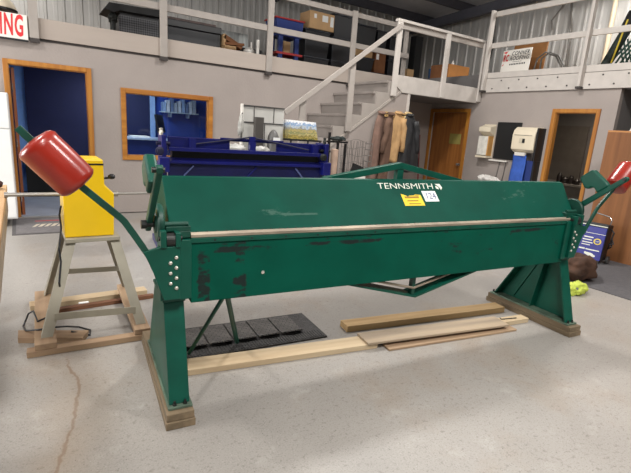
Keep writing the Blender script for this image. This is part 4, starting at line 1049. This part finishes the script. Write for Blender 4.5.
obj('chest_lid', G().box(2.06, 3.06, 7.98, 8.62, 2.932, 3.04), black_m, ch, bevel=.012)
solo('brown_lath_bundle', G().box(2.10, 2.98, 8.05, 8.3, 3.041, 3.085), M('reddish_lath', (84, 70, 66), .7, var=.3, scale=18), 'flat brown bundle of laths on top of the black chest', 'bundle', bevel=.004)
g = G(); g.blob((2.97, 8.42, 3.085), (.085, .08, .05), 43, .3, 2, flat=3.041); solo('white_plastic_lump', g, MATS['clear_wrap'], 'white crumpled plastic on the right end of the black chest', 'plastic', smooth=True)
ob = thing('open_carton', 'crushed open brown carton right of the black chest', 'box', (3.3, 8.0, 2.4005))
obj('carton_body', G().box(3.09, 3.30, 7.9, 8.15, 2.4005, 2.77), card_m, ob)
g = G(); Tm = Matrix.Translation((3.10, 7.95, 2.93)) @ Matrix.Rotation(R(24), 4, 'Y'); g.box(0, .36, -.02, .16, -.05, .02, Tm); obj('carton_flap', g, card_dk, ob)
g = G(); Tm = Matrix.Translation((3.10, 7.93, 2.80)) @ Matrix.Rotation(R(-4), 4, 'Y'); g.box(0, .36, -.02, .2, -.02, .02, Tm); obj('carton_flap', g, card_dk, ob)
obj('carton_edge', G().box(3.08, 3.12, 7.93, 8.1, 2.77, 2.95), card_m, ob)
g = G(); g.lathe((3.50, 7.8, 2.70), (0, 0, 1), [(0, .10), (.03, .095), (.06, .06), (.075, 0)], 20); g.cyl((3.5, 7.8, 2.4005), (3.5, 7.8, 2.70), .09, 18)
solo('white_tub', g, white_m, 'white round tub on the mezzanine floor in front of the carton', 'tub', smooth=False)
for i, (x, w, h, c, lb) in enumerate(((3.62, .035, .50, white_m, 'thin white tube, left one of two behind the mezzanine edge'), (3.75, .06, .56, white_m, 'thick white tube, right one of two behind the mezzanine edge'))):
    g = G(); g.cyl((x, 8.0, 2.4005), (x + .01, 8.0, 2.4 + h), w / 2, 14); solo('white_tube', g, c, lb, 'tube')
solo('long_dark_box', G().box(3.50, 3.92, 8.16, 8.35, 2.4005, 2.82), black_m, 'low black box behind the two white tubes', 'box', bevel=.005)
solo('clear_sheeting', G().box(3.20, 3.75, 8.42, 8.45, 2.4005, 3.10), M('pale_sheet', (156, 160, 158), .4, var=.3, scale=4, stretch=(4, 1, .3)), 'pale translucent looking sheet standing behind the carton', 'sheet')
# blue plastic stand
bs = thing('blue_stand', 'blue plastic work stand with a red rimmed tray top', 'stand', (4.66, 8.7, 2.4005))
for x in (4.50, 4.87):
    for y in (8.55, 8.9): obj('leg', G().box(x - .045, x + .045, y - .04, y + .04, 2.4005, 3.30), rackblue, bs, bevel=.006)
g = G(); g.prism([(4.42, 3.22), (4.95, 3.22), (4.98, 3.52), (4.36, 3.52)], 1, 8.48, 8.96); obj('tray', g, rackblue, bs, bevel=.008)
obj('tray_rim', G().box(4.34, 5.00, 8.46, 8.98, 3.5205, 3.55), redrim_m, bs, bevel=.004); obj('lower_shelf', G().box(4.4, 5.0, 8.5, 8.95, 2.88, 2.92), redrim_m, bs)
solo('pale_bottle_tub', G().box(4.62, 4.78, 8.62, 8.75, 2.9205, 3.15), card_m, 'tan tub on the lower shelf of the blue stand', 'tub', bevel=.008)
# totes
def tote(x0, x1, y0, y1, z0, z1, label):
    t = thing('storage_tote', label, 'tote', ((x0 + x1) / 2, (y0 + y1) / 2, z0), 0, 'black storage totes on the mezzanine')
    g = G(); g.loft([[Vector(p) for p in ((x0 + .03, y0 + .03, z0), (x1 - .03, y0 + .03, z0), (x1 - .03, y1 - .03, z0), (x0 + .03, y1 - .03, z0))], [Vector(p) for p in ((x0, y0, z1 - .03), (x1, y0, z1 - .03), (x1, y1, z1 - .03), (x0, y1, z1 - .03))]])
    obj('tote_body', g, tote_m, t, bevel=.012); obj('tote_lid', G().box(x0 - .012, x1 + .012, y0 - .012, y1 + .012, z1 - .0295, z1 - .0005), M('tote_lid', (52, 54, 60), .4) if 'tote_lid' not in MATS else MATS['tote_lid'], t, bevel=.008)
tote(5.045, 5.66, 8.5, 9.0, 2.4005, 2.93, 'bottom black tote under the cardboard box on the mezzanine')
tote(5.045, 5.66, 8.5, 9.0, 2.931, 3.46, 'upper black tote directly under the cardboard box')
tote(5.72, 6.36, 8.5, 9.0, 2.4005, 2.93, 'bottom black tote right of the cardboard box, behind the railing')
tote(5.72, 6.36, 8.5, 9.0, 2.931, 3.40, 'middle black tote right of the cardboard box')
tote(5.74, 6.34, 8.5, 9.0, 3.401, 3.86, 'topmost black tote right of the cardboard box')
kb = thing('cardboard_box', 'cardboard box with white labels on top of two black totes', 'box', (5.42, 8.7, 3.4605))
obj('box_body', G().box(5.10, 5.70, 8.45, 8.85, 3.4605, 3.79), card_m, kb, bevel=.004)
for a in ((5.40, 5.54, 3.62, 3.74), (5.60, 5.68, 3.55, 3.74), (5.20, 5.26, 3.66, 3.74)): obj('label', G().box(a[0], a[1], 8.447, 8.4498, a[2], a[3]), paper_m, kb)
tote(6.62, 7.30, 9.0, 9.5, 2.4005, 2.90, 'bottom black tote behind the stairs top, left column')
tote(6.62, 7.30, 9.0, 9.5, 3.3705, 3.90, 'topmost black tote above the flat brown carton')
solo('flat_carton', G().box(6.60, 7.22, 8.98, 9.45, 3.201, 3.37), card_m, 'flat tan carton between the black totes behind the stair railing', 'box', bevel=.004)
tote(6.62, 7.30, 9.0, 9.5, 2.901, 3.20, 'low black tote directly under the flat tan carton')
tote(7.36, 8.02, 9.0, 9.5, 2.4005, 2.95, 'bottom black tote under the brown carton with a white label') if False else None
xb = thing('brown_carton', 'dark brown carton with a white label behind the stair railing', 'box', (7.45, 9.2, 2.9005))
obj('box_body', G().box(7.32, 7.66, 9.0, 9.4, 2.9005, 3.37), card_dk, xb, bevel=.004); obj('label', G().box(7.36, 7.44, 8.997, 8.9998, 3.2, 3.33), paper_m, xb)
tote(7.345, 7.66, 9.0, 9.45, 2.4005, 2.90, 'bottom black tote under the dark brown carton')
tote(7.345, 7.66, 9.0, 9.45, 3.3705, 3.86, 'topmost black tote above the dark brown carton')
tote(7.75, 8.30, 9.0, 9.5, 2.7005, 3.25, 'lower black tote on the loft floor beside the dark brown carton')
tote(7.75, 8.30, 9.0, 9.5, 3.251, 3.80, 'upper black tote on the loft floor beside the dark brown carton')
solo('dark_post_box', G().box(8.55, 8.80, 8.95, 9.15, 2.7005, 3.92), blackw_m, 'tall narrow black box standing against the ribbed wall right of the totes', 'box', bevel=.006)
solo('small_tan_carton', G().box(8.32, 8.54, 8.9, 9.1, 2.7005, 3.10), card_m, 'small tan carton beside the tall narrow black box', 'box', bevel=.004)
lb = thing('tan_box', 'plain tan cardboard box on the loft corner behind the landing railing', 'box', (8.05, 7.2, 2.7005))
obj('box_body', G().box(7.74, 8.38, 7.02, 7.5, 2.7005, 3.0), card_or, lb, bevel=.004); obj('dark_side', G().box(7.70, 7.7395, 7.05, 7.5, 2.7005, 2.99), card_dk, lb)
g = G(); g.lathe((7.98, 7.15, 3.0005), (0, 0, 1), [(0, .03), (.05, .03), (.07, .012), (.10, .012), (.101, 0)], 12); solo('small_white_bottle', g, white_m, 'small white bottle on top of the plain tan box', 'bottle')
g = G(); g.lathe((8.36, 8.05, 2.7005), (0, 0, 1), [(0, .10), (.32, .12), (.33, .12), (.331, 0)], 20); solo('blue_bucket', g, M('steel_blue_bucket', (58, 92, 130), .5), 'blue bucket left of the plain tan box on the loft', 'bucket')
# roofing sign
rs = thing('roofing_sign', 'white roofing company sign with red logo leaning on the loft', 'sign', (8.0, 5.6, 2.7005))
Ts = frame_T((8.02, 5.67, 2.7005), (.0, -1, .025), (.09, .0, 1))
g = G(); g.box(-.30, .30, 0, .50, -.015, 0, Ts); obj('sign_board', g, white_m, rs, bevel=.002)
def stext(nm, s, m, x, y, size, w, sh=.25, b=.002):
    o = text(nm, s, m, None, Ts @ Matrix.Translation((x, y, .001)), size, w, sh, .0006, 1.08, b); o.data.transform(parent_world(rs).inverted()); o.parent = rs
stext('sign_lettering', 'CONNER', letter_k, .075, .425, .105, .80, .25, .0012); stext('sign_lettering', 'ROOFING', letter_k, .065, .335, .105, .80, .25, .0012)
stext('sign_logo', 'RC', letter_r, -.222, .35, .17, .5, .2, .006)
g = G(); g.prism([(-.29, .47), (-.19, .485), (-.235, .43)], 2, 0, .001, Ts); g.prism([(-.285, .22), (-.24, .26), (-.26, .215)], 2, 0, .001, Ts); obj('logo_flash', g, letter_r, rs)
g = G()
for i in range(5): g.box(-.06 + i * .04, -.035 + i * .04, .268, .278, 0, .001, Ts)
obj('sign_small_print', g, letter_k, rs)
g = G()
for i in range(10): g.box(-.12 + i * .034, -.098 + i * .034, .215, .245, 0, .001, Ts)
obj('sign_small_print', g, letter_k, rs)
g = G(); Tm = frame_T((8.36, 5.64, 2.7005), (0, -1, .0), (.08, .0, 1)); g.box(-.36, .33, 0, .70, -.03, 0, Tm); solo('cardboard_sheet', g, M('sheet_cardboard', (150, 104, 60), .8), 'large cardboard sheet leaning behind the white roofing sign', 'cardboard')
g = G()
for o_ in (0, .05):
    g.tube([(8.15 + o_, 5.35 - o_ * 2, 2.72), (8.12 + o_, 5.28 - o_, 3.0), (8.12 + o_, 5.14 - o_, 3.10), (8.2, 4.98 - o_, 3.03), (8.2, 4.86 - o_, 2.86), (8.2, 4.80 - o_, 2.72)], .016, 10)
solo('hose_loop', g, M('grey_hose', (96, 94, 90), .5), 'grey hose looped on the loft right of the cardboard sheet', 'hose', smooth=True)
# rolled mesh
nt = thing('rolled_netting', 'dark green mesh roll with a yellow stick at the right edge of the loft', 'netting', (8.4, 3.9, 2.7005))
g = G(); g.cyl((8.35, 4.22, 2.72), (8.38, 3.95, 3.42), .075, 20); obj('net_roll', g, M('dark_green_net', (24, 40, 36), .6, var=.5, scale=30), nt, smooth=False)
g = G(); g.cyl((8.38, 3.96, 3.40), (8.40, 3.90, 3.62), .10, 20); obj('net_end', g, blackw_m, nt)
g = G(); g.cyl((8.27, 4.05, 2.85), (8.29, 3.94, 3.50), .013, 10); obj('yellow_stick', g, M('yellow_stick', (214, 190, 60), .5), nt)
g = G(); rnd = random.Random(2)
for i in range(13):
    a = i / 12
    g.tube([(8.42, 4.2 - a * .9, 2.702), (8.36, 4.05 - a * .9, 2.95), (8.4, 3.85 - a * .9, 3.22)], .016, 6)
    g.tube([(8.41, 3.75 - a * .7 + .1, 2.702), (8.37, 3.9 - a * .7 + .05, 2.95), (8.4, 4.05 - a * .7, 3.22)], .013, 6)
obj('net_mesh', g, M('green_net', (30, 66, 56), .6, var=.3, scale=20), nt)
g = G(); g.cyl((10.03, 5.06, 2.7005), (10.03, 5.06, 4.98), .045, 14); solo('wall_pipe', g, M('cream_pipe', (222, 204, 176), .5), 'cream vertical pipe on the ribbed wall above the loft', 'pipe', smooth=False)
g = G(); g.tube([(10.04, 5.80, 2.7005), (10.04, 5.80, 3.3), (10.04, 5.85, 3.9), (10.04, 5.96, 4.4), (10.04, 6.0, 4.9)], .018, 8); solo('wall_cable', g, M('wall_cable_grey', (120, 116, 110), .5), 'thin grey cable running down the ribbed wall above the loft', 'cable')
g = G(); g.tube([(10.052, 6.1, 4.9), (10.04, 6.15, 4.4), (10.052, 6.35, 4.15), (10.052, 6.3, 3.95)], .014, 8); solo('loose_wire', g, MATS['wall_cable_grey'], 'short loose wire hanging on the ribbed wall left of the pipe', 'wire')
g = G(); g.tube([(10.05, 8.0, 4.75), (10.04, 7.85, 4.6), (10.05, 7.8, 3.7), (10.05, 7.9, 2.72)], .016, 8); solo('dark_wire', g, black_m, 'dark wire hanging on the ribbed wall behind the loft railing post', 'wire')

# ================================================================== FLOOR CRACK (in the concrete's own material)
def crack():
    m = floor_m; n = m.node_tree.nodes; l = m.node_tree.links; b = n['Principled BSDF']; src = b.inputs['Base Color'].links[0].from_socket
    ge = n.new('ShaderNodeNewGeometry'); sp = n.new('ShaderNodeSeparateXYZ'); l.new(ge.outputs['Position'], sp.inputs[0])
    mr = n.new('ShaderNodeMapRange'); l.new(sp.outputs[1], mr.inputs[0]); mr.inputs[1].default_value = 1.2; mr.inputs[2].default_value = 3.0
    fc = n.new('ShaderNodeFloatCurve'); l.new(mr.outputs[0], fc.inputs['Value']); cv = fc.mapping.curves[0]
    pts = [(1.2, -.08), (1.87, .033), (1.98, .067), (2.2, .127), (2.36, .157), (2.56, .185), (2.68, .165), (2.8, .152), (3.0, .16)]
    P = [((y - 1.2) / 1.8, x + .3) for y, x in pts]
    cv.points[0].location = P[0]; cv.points[1].location = P[-1]
    for p in P[1:-1]: cv.points.new(*p)
    fc.mapping.update()
    def mt_(op, a, c):
        q = n.new('ShaderNodeMath'); q.operation = op
        for i, v in enumerate((a, c)):
            if isinstance(v, (int, float)): q.inputs[i].default_value = v
            else: l.new(v, q.inputs[i])
        return q.outputs[0]
    nz = n.new('ShaderNodeTexNoise'); nz.inputs['Scale'].default_value = 16; nz.inputs['Detail'].default_value = 4; l.new(ge.outputs['Position'], nz.inputs[0])
    d = mt_('ABSOLUTE', mt_('ADD', mt_('SUBTRACT', mt_('ADD', sp.outputs[0], .3), fc.outputs[0]), mt_('MULTIPLY', mt_('SUBTRACT', nz.outputs[0], .5), .045)), 0)
    ys = n.new('ShaderNodeMapRange'); l.new(sp.outputs[1], ys.inputs[0]); ys.inputs[1].default_value = 2.75; ys.inputs[2].default_value = 2.9; ys.inputs[3].default_value = 1; ys.inputs[4].default_value = 0
    cur = src
    for w0, w1, k, col in ((.02, .25, .40, (160, 130, 94)), (.004, .011, .62, (126, 100, 78))):
        r = n.new('ShaderNodeMapRange'); l.new(d, r.inputs[0]); r.inputs[1].default_value = w0; r.inputs[2].default_value = w1; r.inputs[3].default_value = k; r.inputs[4].default_value = 0
        f = mt_('MULTIPLY', r.outputs[0], ys.outputs[0])
        if w1 > .1:
            n2 = n.new('ShaderNodeTexNoise'); n2.inputs['Scale'].default_value = 4; l.new(ge.outputs['Position'], n2.inputs[0]); f = mt_('MULTIPLY', f, n2.outputs[0])
        x = n.new('ShaderNodeMix'); x.data_type = 'RGBA'; l.new(f, x.inputs[0]); l.new(cur, x.inputs[6]); x.inputs[7].default_value = (*lin(col), 1); cur = x.outputs[2]
    l.new(cur, b.inputs['Base Color'])
crack()

# ================================================================== LIGHT
def area(name, loc, size, power, col=(1, 1, 1), rot=(0, 0, 0), sy=None):
    d = bpy.data.lights.new(name, 'AREA'); d.energy = power; d.color = col; d.size = size
    if sy: d.shape = 'RECTANGLE'; d.size_y = sy
    o = bpy.data.objects.new(name, d); COL.objects.link(o); o.location = loc; o.rotation_euler = rot
    return o
W_ = (1.0, .975, .94)
area('high_bay_key', (4.05, 4.35, 4.75), .45, 175, W_, sy=.45)
area('high_bay_left', (-1.8, 4.4, 4.8), .6, 150, W_, sy=.9)
area('daylight_door', (-5.2, 4.9, 1.7), 3.4, 500, (1, .99, .97), (R(90), 0, R(-90)), sy=2.8)
area('high_bay_front', (0.0, -.8, 5.0), .6, 300, W_, sy=1.2)
area('high_bay_front_right', (4.2, -.8, 5.0), .6, 210, W_, sy=1.2)
area('high_bay_far_right', (8.9, 4.2, 4.85), .5, 110, W_, sy=.9)
area('high_bay_rear', (1.0, -4.5, 5.2), .8, 150, W_, sy=1.2)
area('loft_wall_fill', (.2, 8.9, 4.55), .4, 60, W_, sy=.9)  # unseen fill light added to brighten the left ribbed wall
pl = bpy.data.lights.new('roof_fill_light', 'POINT'); pl.energy = 55; pl.color = W_; pl.shadow_soft_size = .18  # unseen fill light added to lift the dark roof
po = bpy.data.objects.new('roof_fill_light', pl); COL.objects.link(po); po.location = (5.4, 3.0, 4.3)
area('office_lamp', (1.6, 8.6, 2.28), .5, 34, (.92, .96, 1), sy=.9)
area('side_room_fill', (8.8, 4.4, 2.34), .3, 22, (1, .86, .7), sy=.3)  # added fill that keeps the room behind the doorway from going black
w = bpy.data.worlds.new('daylight'); S.world = w; w.use_nodes = True
w.node_tree.nodes['Background'].inputs[0].default_value = (*lin((222, 228, 236)), 1); w.node_tree.nodes['Background'].inputs[1].default_value = .10

# ================================================================== CAMERA
f_px, yaw, pit, roll = 450.238, R(56.447), R(13.295), R(4.0117)
fw = Vector((math.cos(yaw) * math.cos(pit), math.sin(yaw) * math.cos(pit), -math.sin(pit)))
r0 = Vector((math.sin(yaw), -math.cos(yaw), 0)); u0 = r0.cross(fw)
r2 = math.cos(roll) * r0 + math.sin(roll) * u0; u2 = -math.sin(roll) * r0 + math.cos(roll) * u0
cd = bpy.data.cameras.new('camera'); cam = bpy.data.objects.new('camera', cd); COL.objects.link(cam)
mw = Matrix((r2, u2, -fw)).transposed().to_4x4(); mw.translation = (0, 0, 1.45); cam.matrix_world = mw
cd.sensor_fit = 'HORIZONTAL'; cd.sensor_width = 36; cd.lens = 36 * f_px / 631; cd.clip_start = .05
S.camera = cam
S.view_settings.view_transform = 'Standard'; S.view_settings.look = 'None'; S.view_settings.gamma = 1.0; S.view_settings.use_curve_mapping = False
S.view_settings.exposure = -.17
